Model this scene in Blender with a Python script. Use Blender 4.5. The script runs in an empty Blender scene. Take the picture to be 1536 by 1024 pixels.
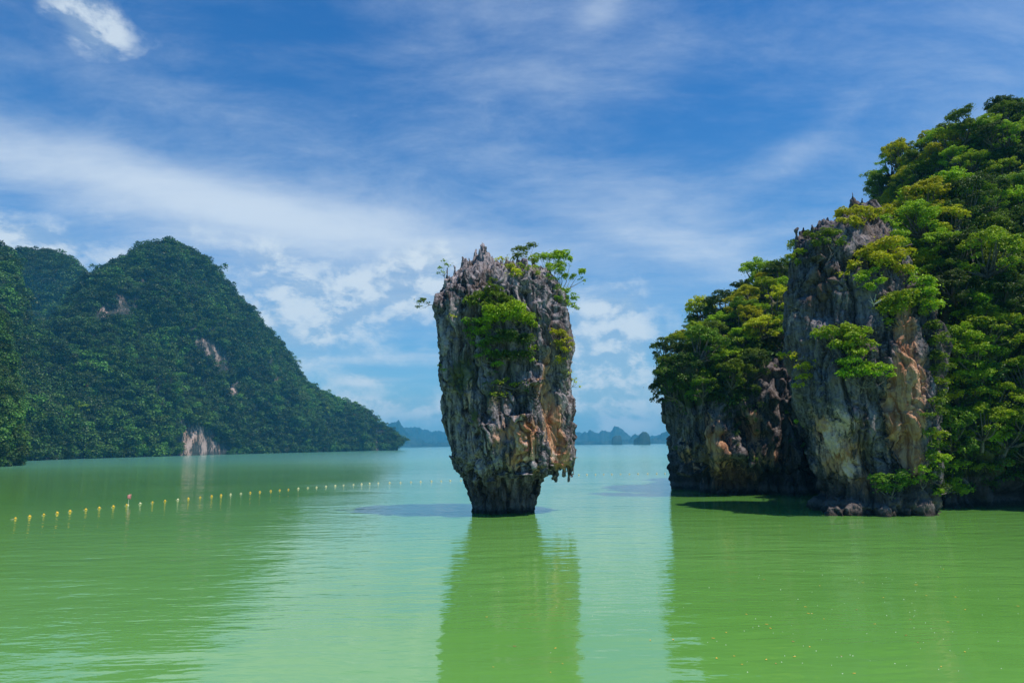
import bpy, math, random
import numpy as np
from mathutils import Vector, Matrix
from mathutils.bvhtree import BVHTree

scene = bpy.context.scene
COL = scene.collection
R = math.radians

# ------------------------------------------------------------------ camera
CAM_H = 5.0
TILT, ROLL = R(8.6), R(0.8)
cam_d = bpy.data.cameras.new('camera')
cam = bpy.data.objects.new('camera', cam_d)
COL.objects.link(cam)
cam_d.sensor_width = 36.0
cam_d.lens = 24.0
cam_d.clip_start = 0.1
cam_d.clip_end = 40000
CAM_ROT = Matrix.Rotation(R(90) + TILT, 3, 'X') @ Matrix.Rotation(-ROLL, 3, 'Z')
cam.matrix_world = Matrix.Translation((0, 0, CAM_H)) @ CAM_ROT.to_4x4()
scene.camera = cam
CAMP = Vector((0, 0, CAM_H))

# ------------------------------------------------------------------ sun + exposure
SUN_EL, SUN_AZ = R(64), R(118)          # azimuth clockwise from +Y (view direction)
sun_d = bpy.data.lights.new('sun', 'SUN')
sun_d.energy = 5.0
sun_d.angle = R(0.55)
sun_d.color = (1.0, 0.93, 0.82)
sun = bpy.data.objects.new('sun', sun_d)
COL.objects.link(sun)
sdir = Vector((math.sin(SUN_AZ) * math.cos(SUN_EL), math.cos(SUN_AZ) * math.cos(SUN_EL), math.sin(SUN_EL)))
sun.rotation_euler = (-sdir).to_track_quat('-Z', 'Y').to_euler()
sun.location = (60, -40, 300)
scene.view_settings.view_transform = 'Standard'
scene.view_settings.look = 'None'
scene.view_settings.gamma = 1
scene.view_settings.exposure = 0.0
scene.cycles.max_bounces = 8
scene.cycles.diffuse_bounces = 3
scene.cycles.glossy_bounces = 3
scene.cycles.transmission_bounces = 4
scene.cycles.use_denoising = True
scene.cycles.sample_clamp_indirect = 4

# ------------------------------------------------------------------ pixel geometry (photo is 1536 x 1024)
def pdir(px, py):
    return (CAM_ROT @ Vector((px - 768.0, 512.0 - py, -1024.0))).normalized()

def at(px, py, Y):
    d = pdir(px, py)
    return CAMP + d * (Y / d.y)

def on_water(px, py):
    d = pdir(px, py)
    return CAMP + d * (-CAM_H / d.z)

CR = np.array(CAM_ROT)
def project(P):
    c = (P - np.array([0, 0, CAM_H])) @ CR          # world -> camera space
    w = np.maximum(-c[:, 2], 1e-3)
    return 768 + 1024 * c[:, 0] / w, 512 - 1024 * c[:, 1] / w

def azel(px, py):
    d = pdir(px, py)
    return math.atan2(d.x, d.y), math.asin(d.z)

# ------------------------------------------------------------------ shader node helpers
class G:
    """wraps a node tree; sockets are wrapped in S so they can be added and multiplied"""
    def __init__(self, nt):
        self.nt = nt
    def node(self, t, **kw):
        n = self.nt.nodes.new(t)
        for k, v in kw.items():
            setattr(n, k, v)
        return n
    def put(self, sock, v):
        if isinstance(v, S):
            self.nt.links.new(v.s, sock)
        elif v is not None:
            sock.default_value = v
    def math(self, op, a, b=None, c=None, clamp=False):
        n = self.node('ShaderNodeMath', operation=op, use_clamp=clamp)
        for i, v in enumerate((a, b, c)):
            if v is not None:
                self.put(n.inputs[i], v)
        return S(self, n.outputs[0])
    def noise(self, vec, scale, detail=4, rough=0.55, dist=0.0, color=False):
        n = self.node('ShaderNodeTexNoise')
        self.put(n.inputs['Vector'], vec)
        n.inputs['Scale'].default_value = scale
        n.inputs['Detail'].default_value = detail
        n.inputs['Roughness'].default_value = rough
        n.inputs['Distortion'].default_value = dist
        return S(self, n.outputs['Color' if color else 0])
    def voronoi(self, vec, scale, feature='F1', out=0):
        n = self.node('ShaderNodeTexVoronoi', feature=feature)
        self.put(n.inputs['Vector'], vec)
        n.inputs['Scale'].default_value = scale
        return S(self, n.outputs[out])
    def mapping(self, vec, scale=(1, 1, 1), rot=(0, 0, 0), loc=(0, 0, 0)):
        n = self.node('ShaderNodeMapping')
        self.put(n.inputs['Vector'], vec)
        n.inputs['Scale'].default_value = scale
        n.inputs['Rotation'].default_value = rot
        n.inputs['Location'].default_value = loc
        return S(self, n.outputs[0])
    def comb(self, x, y, z):
        n = self.node('ShaderNodeCombineXYZ')
        for i, v in enumerate((x, y, z)):
            self.put(n.inputs[i], v)
        return S(self, n.outputs[0])
    def sep(self, v):
        n = self.node('ShaderNodeSeparateXYZ')
        self.put(n.inputs[0], v)
        return [S(self, o) for o in n.outputs]
    def mix(self, f, a, b, mode='MIX'):
        n = self.node('ShaderNodeMix', data_type='RGBA', blend_type=mode)
        self.put(n.inputs[0], f)
        for k, v in ((6, a), (7, b)):
            if isinstance(v, tuple) and len(v) == 3:
                v = (*v, 1)
            self.put(n.inputs[k], v)
        return S(self, n.outputs[2])
    def smooth(self, v, lo, hi):
        n = self.node('ShaderNodeMapRange', interpolation_type='SMOOTHSTEP')
        self.put(n.inputs[0], v)
        n.inputs[1].default_value = lo
        n.inputs[2].default_value = hi
        return S(self, n.outputs[0])
    def attr(self, name, out='Color'):
        n = self.node('ShaderNodeAttribute', attribute_name=name)
        return S(self, n.outputs[out])
    def coord(self, kind='Object'):
        return S(self, self.node('ShaderNodeTexCoord').outputs[kind])
    def hsv(self, c, h=0.5, s=1.0, v=1.0):
        n = self.node('ShaderNodeHueSaturation')
        self.put(n.inputs['Hue'], h); self.put(n.inputs['Saturation'], s); self.put(n.inputs['Value'], v)
        self.put(n.inputs['Color'], c)
        return S(self, n.outputs[0])
    def bump(self, h, strength=1.0, dist=0.1, normal=None):
        n = self.node('ShaderNodeBump')
        self.put(n.inputs['Strength'], strength)
        self.put(n.inputs['Distance'], dist)
        self.put(n.inputs['Height'], h)
        if normal is not None:
            self.put(n.inputs['Normal'], normal)
        return S(self, n.outputs[0])

class S:
    def __init__(self, g, s):
        self.g, self.s = g, s
    def __add__(self, o): return self.g.math('ADD', self, o)
    __radd__ = __add__
    def __sub__(self, o): return self.g.math('SUBTRACT', self, o)
    def __rsub__(self, o): return self.g.math('SUBTRACT', o, self)
    def __mul__(self, o): return self.g.math('MULTIPLY', self, o)
    __rmul__ = __mul__
    def __truediv__(self, o): return self.g.math('DIVIDE', self, o)

def new_mat(name):
    m = bpy.data.materials.new(name)
    m.use_nodes = True
    m.node_tree.nodes.clear()
    g = G(m.node_tree)
    out = g.node('ShaderNodeOutputMaterial')
    return m, g, out

def principled(g, out, color, rough=0.9, normal=None, spec=0.3, **kw):
    p = g.node('ShaderNodeBsdfPrincipled')
    if isinstance(color, tuple) and len(color) == 3:
        color = (*color, 1)
    g.put(p.inputs['Base Color'], color)
    g.put(p.inputs['Roughness'], rough)
    g.put(p.inputs['Specular IOR Level'], spec)
    if normal is not None:
        g.put(p.inputs['Normal'], normal)
    for k, v in kw.items():
        g.put(p.inputs[k], v)
    if out is not None:
        g.nt.links.new(p.outputs[0], out.inputs['Surface'])
    return p

# ------------------------------------------------------------------ world: sky with cirrus and low cumulus
world = bpy.data.worlds.new('World')
scene.world = world
world.use_nodes = True
world.node_tree.nodes.clear()
g = G(world.node_tree)
wout = g.node('ShaderNodeOutputWorld')
bg = g.node('ShaderNodeBackground')
g.nt.links.new(bg.outputs[0], wout.inputs[0])
sky = g.node('ShaderNodeTexSky')
sky.sky_type = 'NISHITA'
sky.sun_disc = False
sky.sun_elevation = SUN_EL
sky.sun_rotation = SUN_AZ
sky.air_density = 1.0
sky.dust_density = 0.3
sky.ozone_density = 3.0
dirv = g.coord('Generated')
dx, dy, dz = g.sep(dirv)
az = g.math('ARCTAN2', dx, dy)
el = g.math('ARCSINE', dz)

def blob(px, py, rx, ry, ang=0.0, k=1.0):
    """soft cloud patch: centre and radii given in degrees-equivalent of the photo's 1024 px focal length"""
    a0, e0 = azel(px, py)
    sx, sy = rx / 1024.0, ry / 1024.0
    da, de = az - a0, el - e0
    c, s = math.cos(R(ang)), math.sin(R(ang))
    u = (da * c + de * s) * (1 / sx)
    v = (de * c - da * s) * (1 / sy)
    return g.math('EXPONENT', (u * u + v * v) * -1.0) * k

def total(bs):
    t = bs[0]
    for b in bs[1:]:
        t = t + b
    return t

# high cirrus lives on a plane far overhead, so its streaks converge with perspective
pl = g.comb(dx / (dz + 0.10), dy / (dz + 0.10), 0.0)
warp = g.noise(pl, 0.9, 2, 0.45, color=True)
plw = g.node('ShaderNodeVectorMath', operation='MULTIPLY_ADD')
g.put(plw.inputs[0], warp); plw.inputs[1].default_value = (0.45, 0.45, 0); g.put(plw.inputs[2], pl)
plw = S(g, plw.outputs[0])
str1 = g.noise(g.mapping(plw, (0.65, 1.35, 1), (0, 0, R(14))), 2.2, 12, 0.66, 0.15)
str2 = g.noise(g.mapping(plw, (0.9, 1.2, 1), (0, 0, R(-35))), 3.6, 12, 0.68, 0.3)
zones = total([
    blob(60, 240, 300, 34, -9, .46), blob(310, 292, 190, 26, -14, .36), blob(60, 225, 420, 90, -9, .16), blob(520, 335, 190, 34, -12, 0.42),
    blob(660, 345, 230, 40, -8, 0.28), blob(300, 160, 520, 60, -10, 0.22), blob(900, 90, 420, 130, 10, 0.24),
    blob(1480, 90, 220, 130, 0, 0.34), blob(960, 320, 220, 50, -20, 0.36), blob(1070, 380, 130, 22, -18, 0.26), blob(720, 40, 260, 80, 0, 0.22),
    blob(540, 540, 120, 9, 2, 0.5), blob(560, 571, 50, 7, 2, 0.4), blob(900, 12, 50, 25, 30, 0.3),
    blob(1200, 225, 85, 26, 25, 0.24), blob(750, 420, 900, 110, 0, 0.30), blob(300, 330, 330, 50, -6, .24)])
cir = g.smooth(zones * 1.0 + str1 * 0.85 + str2 * 0.65 + (-0.70), 0.0, 1.28)
# low cumulus: billowy noise cut by soft patches, in azimuth/elevation
cv = g.comb(az * 5.0, el * 8.0, 0.3)
cvh = g.comb(az * 5.0 + 0.05, el * 8.0 + 0.16, 0.3)
cn = g.noise(cv, 2.6, 10, 0.60, 0.2)
cn2 = g.noise(cvh, 2.6, 10, 0.60, 0.2)
cz = total([
    blob(655, 400, 100, 42, 0, 1.0), blob(600, 445, 110, 45, 0, 0.7), blob(450, 430, 130, 60, 0, 0.75), blob(415, 385, 30, 18, 0, 0.3),
    blob(905, 500, 80, 80, 0, 1.0), blob(930, 465, 50, 25, 0, 0.3), blob(600, 612, 220, 26, 0, 0.85), blob(950, 600, 150, 60, 0, 0.7),
    blob(470, 500, 100, 60, 0, 0.7), blob(10, 350, 60, 25, 0, 0.8), blob(150, 385, 130, 34, 0, 0.75), blob(300, 350, 120, 30, 0, .4),
    blob(135, 34, 60, 32, -5, 1.35), blob(548, 571, 38, 9, 0, 0.6),
    blob(760, 560, 900, 110, 0, 0.28)])
cum = g.smooth(cz * 0.8 + cn * 1.5 + (-0.98), 0.0, 0.75)
lit = g.smooth(cn - cn2 + 0.5, 0.40, 0.60)
base = g.mix(1.0, g.hsv(S(g, sky.outputs[0]), 0.5, 1.25, 1.0), (0.30, 1.06, 1.46), 'MULTIPLY')
# the sky itself pales towards the horizon through thin humid air
hz = g.math('EXPONENT', g.math('MAXIMUM', el, 0.0) * -5.2)
base = g.mix(hz * 0.95, base, (3.1, 5.0, 6.4))
c1 = g.mix(cir * 0.88, base, (6.8, 7.9, 9.1))
ccol = g.mix(lit, g.mix(0.5, c1, (4.6, 5.9, 7.2)), (7.2, 8.2, 9.0))
c2 = g.mix(cum * 0.82, c1, ccol)
g.put(bg.inputs['Color'], c2)
bg.inputs['Strength'].default_value = 0.1

# ------------------------------------------------------------------ numpy noise
_rng = np.random.RandomState(11)
_perm = np.tile(_rng.permutation(256), 3)
_grad = _rng.normal(size=(256, 3)); _grad /= np.linalg.norm(_grad, axis=1)[:, None]

def perlin(P):
    Pi = np.floor(P).astype(np.int64)
    f = P - Pi
    u = f * f * f * (f * (f * 6 - 15) + 10)
    Pi &= 255
    r = None
    out = np.zeros(len(P))
    for dx_ in (0, 1):
        wx = u[:, 0] if dx_ else 1 - u[:, 0]
        hx = _perm[(Pi[:, 0] + dx_)]
        for dy_ in (0, 1):
            wy = u[:, 1] if dy_ else 1 - u[:, 1]
            hy = _perm[hx + Pi[:, 1] + dy_]
            for dz_ in (0, 1):
                wz = u[:, 2] if dz_ else 1 - u[:, 2]
                h = _perm[hy + ((Pi[:, 2] + dz_) & 255)]
                gr = _grad[h]
                d = gr[:, 0] * (f[:, 0] - dx_) + gr[:, 1] * (f[:, 1] - dy_) + gr[:, 2] * (f[:, 2] - dz_)
                out += wx * wy * wz * d
    return out * 1.5

def fbm(P, o=4, gain=0.5):
    r, a = 0, 1.0
    for i in range(o):
        r = r + a * perlin(P * (2.03 ** i) + i * 17.3)
        a *= gain
    return r

def ridged(P, o=4, gain=0.5):          # sharp crests, round hollows, about 0..1
    r, a, s = 0, 1.0, 0
    for i in range(o):
        n = 1 - np.minimum(np.abs(perlin(P * (2.07 ** i) + i * 9.1)) * 2.2, 1)
        r = r + a * n * n; s += a
        a *= gain
    return r / s

def billow(P, o=4, gain=0.5):          # round bulges, sharp creases, about 0..1
    r, a, s = 0, 1.0, 0
    for i in range(o):
        r = r + a * np.minimum(np.abs(perlin(P * (2.07 ** i) + i * 5.7)) * 2.2, 1); s += a
        a *= gain
    return r / s

def worley(P, jit=0.95):
    """F1, F2 and a random value per cell"""
    Pi = np.floor(P).astype(np.int64)
    f1 = np.full(len(P), 9.0); f2 = np.full(len(P), 9.0); idv = np.zeros(len(P))
    for a in (-1, 0, 1):
        for b in (-1, 0, 1):
            for c in (-1, 0, 1):
                q = Pi + np.array([a, b, c])
                h = _perm[_perm[_perm[q[:, 0] & 255] + (q[:, 1] & 255)] + (q[:, 2] & 255)]
                o = (_grad[h] * .5 * jit + .5)
                d = np.sqrt(((q + o - P) ** 2).sum(1))
                n1 = d < f1
                f2 = np.where(n1, f1, np.minimum(f2, d))
                idv = np.where(n1, h / 255.0, idv)
                f1 = np.where(n1, d, f1)
    return f1, f2, idv

def karst(V, sc=1.0, shear=0.0):
    """offset along the normal for limestone split into upright blades and slabs, cut by deep joints"""
    w = np.stack([fbm(V * .45 / sc + 3, 3), fbm(V * .45 / sc + 40, 3), fbm(V * .3 / sc + 80, 3)], 1)
    Q = V + w * np.array([.5, .5, .9]) * sc
    Q = np.stack([Q[:, 0] + shear * Q[:, 2], Q[:, 1], Q[:, 2]], 1)
    f1, f2, i1 = worley(Q * np.array([.50, .50, .055]) / sc)
    g1, g2, i2 = worley(Q * np.array([1.35, 1.35, .15]) / sc + 13)
    h1, h2, i3 = worley((Q + w * .25) * np.array([3.6, 3.6, .6]) / sc + 29)
    d = .85 * (i1 - .5) + .18 * (.5 - f1) - .70 * np.exp(-((f2 - f1) / .085) ** 2)
    d += .42 * (i2 - .5) + .08 * (.5 - g1) - .36 * np.exp(-((g2 - g1) / .11) ** 2)
    d += .12 * (i3 - .5) - .07 * np.exp(-((h2 - h1) / .12) ** 2)
    d += .34 * (ridged(Q * np.array([1.5, 1.5, .13]) / sc + 5, 3, .55) - .4)
    d += .05 * fbm(V * 5.0 / sc, 2)
    return d * sc, i1, i2

# ------------------------------------------------------------------ mesh helpers
def npmesh(name, V, F, smooth=True, mats=(), attrs=None):
    V = np.asarray(V, dtype=np.float32); F = np.asarray(F, dtype=np.int32)
    me = bpy.data.meshes.new(name)
    k = F.shape[1]
    me.vertices.add(len(V)); me.vertices.foreach_set('co', V.ravel())
    me.loops.add(F.size); me.loops.foreach_set('vertex_index', F.ravel())
    me.polygons.add(len(F))
    me.polygons.foreach_set('loop_start', np.arange(0, F.size, k, dtype=np.int32))
    me.polygons.foreach_set('use_smooth', np.full(len(F), smooth))
    for m in mats:
        me.materials.append(m)
    for an, data in (attrs or {}).items():
        if data.ndim == 2:
            a = me.attributes.new(an, 'FLOAT_COLOR', 'POINT')
            c = np.ones((len(V), 4), dtype=np.float32); c[:, :data.shape[1]] = data
            a.data.foreach_set('color', c.ravel())
        else:
            a = me.attributes.new(an, 'FLOAT', 'POINT')
            a.data.foreach_set('value', data.astype(np.float32))
    me.update()
    me.validate()
    return me

def link(name, data, parent=None, label=None, cat=None, group=None, kind=None, loc=None):
    o = bpy.data.objects.new(name, data)
    COL.objects.link(o)
    if loc is not None:
        o.location = loc
    if parent is not None:
        o.parent = parent
    for k, v in (('label', label), ('category', cat), ('group', group), ('kind', kind)):
        if v:
            o[k] = v
    return o

def normals(V, F):
    a = V[F[:, 1]] - V[F[:, 0]]; b = V[F[:, 2]] - V[F[:, 0]]
    n = np.cross(a, b)
    if F.shape[1] == 4:
        n = n + np.cross(V[F[:, 2]] - V[F[:, 0]], V[F[:, 3]] - V[F[:, 0]])
    N = np.zeros_like(V)
    for i in range(F.shape[1]):
        for c in range(3):
            N[:, c] += np.bincount(F[:, i], weights=n[:, c], minlength=len(V))
    return N / np.maximum(np.linalg.norm(N, axis=1), 1e-9)[:, None]

class Soup:
    """closed primitives collected for one union"""
    def __init__(self):
        self.V, self.F, self.n = [], [], 0
    def rings(self, rings, seg=32, p=2.0):
        """rings: (cx, cy, z, rx, ry) bottom to top, closed at both ends; p is the superellipse power"""
        th = np.linspace(0, 2 * np.pi, seg, endpoint=False)
        c, s = np.cos(th), np.sin(th)
        cu, su = np.sign(c) * np.abs(c) ** (2 / p), np.sign(s) * np.abs(s) ** (2 / p)
        V = [np.stack([cx + rx * cu, cy + ry * su, np.full(seg, z)], 1) for cx, cy, z, rx, ry in rings]
        V.append(np.array([[rings[0][0], rings[0][1], rings[0][2]], [rings[-1][0], rings[-1][1], rings[-1][2]]]))
        m = len(rings); b = m * seg
        F = []
        i = np.arange(seg); j = (i + 1) % seg
        for r in range(m - 1):
            F.append(np.stack([r * seg + i, r * seg + j, (r + 1) * seg + j], 1))
            F.append(np.stack([r * seg + i, (r + 1) * seg + j, (r + 1) * seg + i], 1))
        F.append(np.stack([np.full(seg, b), j, i], 1))
        F.append(np.stack([np.full(seg, b + 1), (m - 1) * seg + i, (m - 1) * seg + j], 1))
        self.V.append(np.concatenate(V)); self.F.append(np.concatenate(F) + self.n)
        self.n += len(self.V[-1])
    def cone(self, base, tip, r0, seg=14, k=1.0, sy=1.0):
        """tapered spike from base to tip (any direction close to vertical)"""
        b, t = Vector(base), Vector(tip)
        if b.z > t.z:
            pts = [(t.lerp(b, u), r0 * (0.06 + 0.94 * u ** k)) for u in (0, .15, .35, .6, .85, 1.0)]
        else:
            pts = [(b.lerp(t, u), r0 * (0.06 + 0.94 * (1 - u) ** k)) for u in (0, .15, .4, .65, .85, 1.0)]
        self.rings([(q.x, q.y, q.z, r, r * sy) for q, r in pts], seg)
    def remesh(self, voxel):
        V = np.concatenate(self.V); F = np.concatenate(self.F)
        me = npmesh('tmp', V, F)
        o = bpy.data.objects.new('tmp', me); COL.objects.link(o)
        m = o.modifiers.new('r', 'REMESH'); m.mode = 'VOXEL'; m.voxel_size = voxel
        dg = bpy.context.evaluated_depsgraph_get()
        ev = o.evaluated_get(dg).to_mesh()
        v = np.empty(len(ev.vertices) * 3, dtype=np.float32); ev.vertices.foreach_get('co', v)
        li = np.empty(len(ev.loops), dtype=np.int32); ev.loops.foreach_get('vertex_index', li)
        if len(ev.loops) == 4 * len(ev.polygons):
            f = li.reshape(-1, 4)
        else:
            ev.calc_loop_triangles()
            f = np.empty(len(ev.loop_triangles) * 3, dtype=np.int32); ev.loop_triangles.foreach_get('vertices', f)
            f = f.reshape(-1, 3)
        o.evaluated_get(dg).to_mesh_clear()
        bpy.data.objects.remove(o); bpy.data.meshes.remove(me)
        return v.reshape(-1, 3).astype(np.float64), f.astype(np.int64)

def interp(x, xs, ys):
    return float(np.interp(x, xs, ys))

def gauss2(px, py, cx, cy, sx, sy, ang=0):
    c, s = math.cos(R(ang)), math.sin(R(ang))
    u, v = px - cx, py - cy
    a, b = (u * c + v * s) / sx, (v * c - u * s) / sy
    return np.exp(-(a * a + b * b))

# ------------------------------------------------------------------ materials
def rock_material(name, base_lo, base_hi, fine=1.0, bump=0.1, wet_and_shade=True):
    """weathered limestone; attribute 'stain': R ochre iron stain, G pale fresh rock, B moss"""
    m, g, out = new_mat(name)
    co = g.coord('Object')
    at_ = g.attr('stain')
    n = g.node('ShaderNodeSeparateColor'); g.put(n.inputs[0], at_)
    och, pale, moss = (S(g, o) for o in n.outputs)
    big = g.noise(co, 0.35 * fine, 5, 0.6)
    streak = g.noise(g.mapping(co, (2.6 * fine, 2.6 * fine, 0.28 * fine)), 1.0, 6, 0.62, 0.4)
    fleck = g.noise(co, 7.0 * fine, 6, 0.7)
    wash = g.noise(g.mapping(co, (3.6 * fine, 3.6 * fine, 0.10 * fine)), 1.0, 5, 0.7, 0.2)     # black water streaks
    t = g.smooth(big * 0.4 + streak * 0.5 + fleck * 0.4 + wash * 0.45, 0.74, 1.04)
    col = g.mix(t, base_lo, base_hi)
    # warm brown tint in the broad noise, ochre and pink in the stained patches
    brown = g.smooth(g.noise(g.mapping(co, (0.7, 0.7, 0.25)), 0.8 * fine, 5, 0.6), 0.50, 0.66)
    col = g.mix(brown * 0.6, col, g.mix(streak, (0.06, 0.036, 0.024), (0.21, 0.125, 0.08)))
    orange = g.mix(g.smooth(streak, 0.35, 0.65), (0.26, 0.10, 0.045), (0.56, 0.33, 0.20))
    col = g.mix(g.smooth(och + (streak - 0.5) * 1.4 + (fleck - 0.5) * 0.5, 0.30, 0.62), col, orange)
    cream = g.mix(fleck, (0.40, 0.26, 0.21), (0.78, 0.57, 0.48))
    col = g.mix(g.smooth(pale + (streak - 0.5) * 1.2 + (fleck - 0.5) * 0.8, 0.35, 0.75), col, cream)
    mossc = g.mix(fleck, (0.035, 0.05, 0.014), (0.10, 0.11, 0.03))
    col = g.mix(g.smooth(moss + (fleck - 0.5) * 1.5, 0.45, 0.72) * 0.85, col, mossc)
    if wet_and_shade:                                       # the tide keeps a dark damp band, with a paler crust of oysters above it
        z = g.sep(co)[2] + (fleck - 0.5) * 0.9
        col = g.mix(g.smooth(z + (streak - 0.5) * 5.0, 3.6, 1.8) * 0.62, col, (0.050, 0.034, 0.026))      # splash-zone brown, deepened to stand in for shade on the undercut neck
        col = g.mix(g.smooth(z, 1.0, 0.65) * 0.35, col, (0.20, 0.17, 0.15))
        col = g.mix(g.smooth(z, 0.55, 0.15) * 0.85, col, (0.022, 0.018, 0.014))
    v2 = g.voronoi(g.mapping(co, (1, 1, 0.55)), 2.6 * fine, 'DISTANCE_TO_EDGE')
    hgt = streak * 0.9 + g.noise(co, 3.2 * fine, 8, 0.68) * 1.0 + g.math('MINIMUM', v2 * 3.0, 0.35) * 0.8
    nor = g.bump(hgt, 0.95, bump)
    principled(g, out, col, 0.93, nor, 0.25)
    return m

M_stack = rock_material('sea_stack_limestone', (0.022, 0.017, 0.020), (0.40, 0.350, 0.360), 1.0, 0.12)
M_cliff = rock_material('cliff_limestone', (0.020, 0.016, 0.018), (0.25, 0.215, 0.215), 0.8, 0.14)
M_far_rock = rock_material('far_limestone', (0.012, 0.022, 0.014), (0.09, 0.10, 0.09), 0.35, 1.2, False)

def leaf_material(name, lo, hi, dry=None, trans=0.22, var=0.12, patch=None):
    m, g, out = new_mat(name)
    geo = g.node('ShaderNodeNewGeometry')
    oi = g.node('ShaderNodeObjectInfo')
    isl, rnd = S(g, geo.outputs['Random Per Island']), S(g, oi.outputs['Random'])
    clump = g.noise(g.coord('Object'), 0.9, 2, 0.5)
    col = g.mix(g.smooth(isl * 0.55 + clump * 0.75, 0.25, 0.95), lo, hi)
    if patch:                                    # paler species patches, brightened so the leaf colour imitates sunlit stretches
        pp = g.noise(S(g, geo.outputs['Position']), patch, 3, 0.6)
        col = g.mix(g.smooth(pp, 0.48, 0.64) * 0.85, col, g.mix(isl, hi, tuple(c * 2.0 for c in hi)))
    if dry:
        col = g.mix(g.smooth(isl, 0.93, 0.97) * 0.5, col, dry)
    col = g.hsv(col, rnd * 0.035 + 0.492, 1.0, rnd * (var * 4) + (1.0 - var * 2))
    p = principled(g, None, col, 0.5, None, 0.28)
    tr = g.node('ShaderNodeBsdfTranslucent')
    tcol = g.mix(0.55, col, tuple(min(1, c * 1.6) for c in hi))
    g.put(tr.inputs[0], tcol)
    mx = g.node('ShaderNodeMixShader'); mx.inputs[0].default_value = trans
    g.nt.links.new(p.outputs[0], mx.inputs[1]); g.nt.links.new(tr.outputs[0], mx.inputs[2])
    g.nt.links.new(mx.outputs[0], out.inputs['Surface'])
    return m

LEAF = {
    'lime': leaf_material('lime_foliage', (0.15, 0.20, 0.006), (0.66, 0.64, 0.010), (0.3, 0.2, 0.03)),
    'bright': leaf_material('bright_green_foliage', (0.066, 0.14, 0.005), (0.43, 0.56, 0.012), (0.25, 0.22, 0.03)),
    'mid': leaf_material('mid_green_foliage', (0.034, 0.080, 0.006), (0.22, 0.33, 0.014), (0.2, 0.16, 0.03)),
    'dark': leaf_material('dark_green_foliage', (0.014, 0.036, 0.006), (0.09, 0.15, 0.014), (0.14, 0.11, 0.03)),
}
M_forest = leaf_material('distant_canopy', (0.006, 0.021, 0.006), (0.066, 0.125, 0.013), None, 0.15, 0.28, 0.02)
M_under = leaf_material('undergrowth_leaves', (0.022, 0.056, 0.008), (0.10, 0.18, 0.014), (0.12, 0.09, 0.03), 0.25, patch=.12)

def simple(name, lo, hi, scale=3.0, rough=0.85, bump=0.02, spec=0.3):
    m, g, out = new_mat(name)
    co = g.coord('Object')
    n = g.noise(co, scale, 6, 0.6)
    principled(g, out, g.mix(g.smooth(n, 0.3, 0.7), lo, hi), rough, g.bump(n, 0.6, bump), spec)
    return m

M_bark = simple('grey_bark', (0.07, 0.055, 0.045), (0.22, 0.19, 0.16), 9, 0.9, 0.02)
M_dead = simple('bleached_wood', (0.45, 0.40, 0.34), (0.72, 0.67, 0.60), 9, 0.8, 0.02)
M_slope = simple('leaf_littered_slope', (0.018, 0.026, 0.012), (0.06, 0.065, 0.03), 1.2, 0.95, 0.1)

# ------------------------------------------------------------------ water
def water_material():
    m, g, out = new_mat('milky_green_sea')
    co = g.coord('Object')
    wv = g.noise(co, 0.06, 2, 0.5, color=True)
    w = g.node('ShaderNodeVectorMath', operation='MULTIPLY_ADD')
    g.put(w.inputs[0], wv); w.inputs[1].default_value = (5, 2.5, 0); g.put(w.inputs[2], co)
    cw = S(g, w.outputs[0])
    # fine wind ripples, a longer chop, and a slow heave; gusts decide where the ripples stand
    r1 = g.noise(g.mapping(cw, (0.75, 1.9, 1), (0, 0, R(7))), 1.9, 3, 0.5)
    r2 = g.noise(g.mapping(cw, (0.5, 1.25, 1), (0, 0, R(-11))), 0.8, 3, 0.5)
    r3 = g.noise(g.mapping(cw, (0.4, 0.9, 1), (0, 0, R(4))), 0.17, 2, 0.5)
    gust = g.smooth(g.noise(g.mapping(cw, (0.35, 1.0, 1), (0, 0, R(3))), 0.030, 4, 0.55), 0.38, 0.66)
    gust2 = g.smooth(g.noise(g.mapping(co, (0.3, 1.0, 1)), 0.0075, 3, 0.55), 0.42, 0.62)
    amp = gust * 1.1 + 0.15
    far = g.math('MAXIMUM', g.sep(co)[1] + 2320.0, 0.0)        # offshore the base colour turns blue-green, painting in some reflected sky
    h = r1 * 0.021 * amp + r2 * 0.052 * (gust2 * 0.75 + 0.4) + r3 * 0.10
    h = h * (g.math('DIVIDE', 42.0, far + 60.0) + 0.3)
    nor = g.bump(h, 1.0, 1.0)
    # silt clouds in the water vary its own colour
    silt = g.noise(g.mapping(co, (0.5, 1.0, 1)), 0.03, 4, 0.6)
    col = g.mix(g.smooth(silt, 0.35, 0.65), (0.112, 0.305, 0.052), (0.142, 0.348, 0.072))
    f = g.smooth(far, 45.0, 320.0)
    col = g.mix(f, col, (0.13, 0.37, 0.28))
    rough = g.math('MINIMUM', far * 0.0006 + 0.02, 0.14)
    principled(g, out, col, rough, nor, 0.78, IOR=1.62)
    return m

wv = [(-5190, -2840, 0), (5190, -2840, 0), (5190, 2840, 0), (-5190, 2840, 0)]
water = link('water', npmesh('water', wv, [(0, 1, 2, 3)], False, [water_material()]), kind='structure', loc=(0, 2350, 0),
             label='calm milky green bay reaching to the horizon', cat='water')

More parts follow.
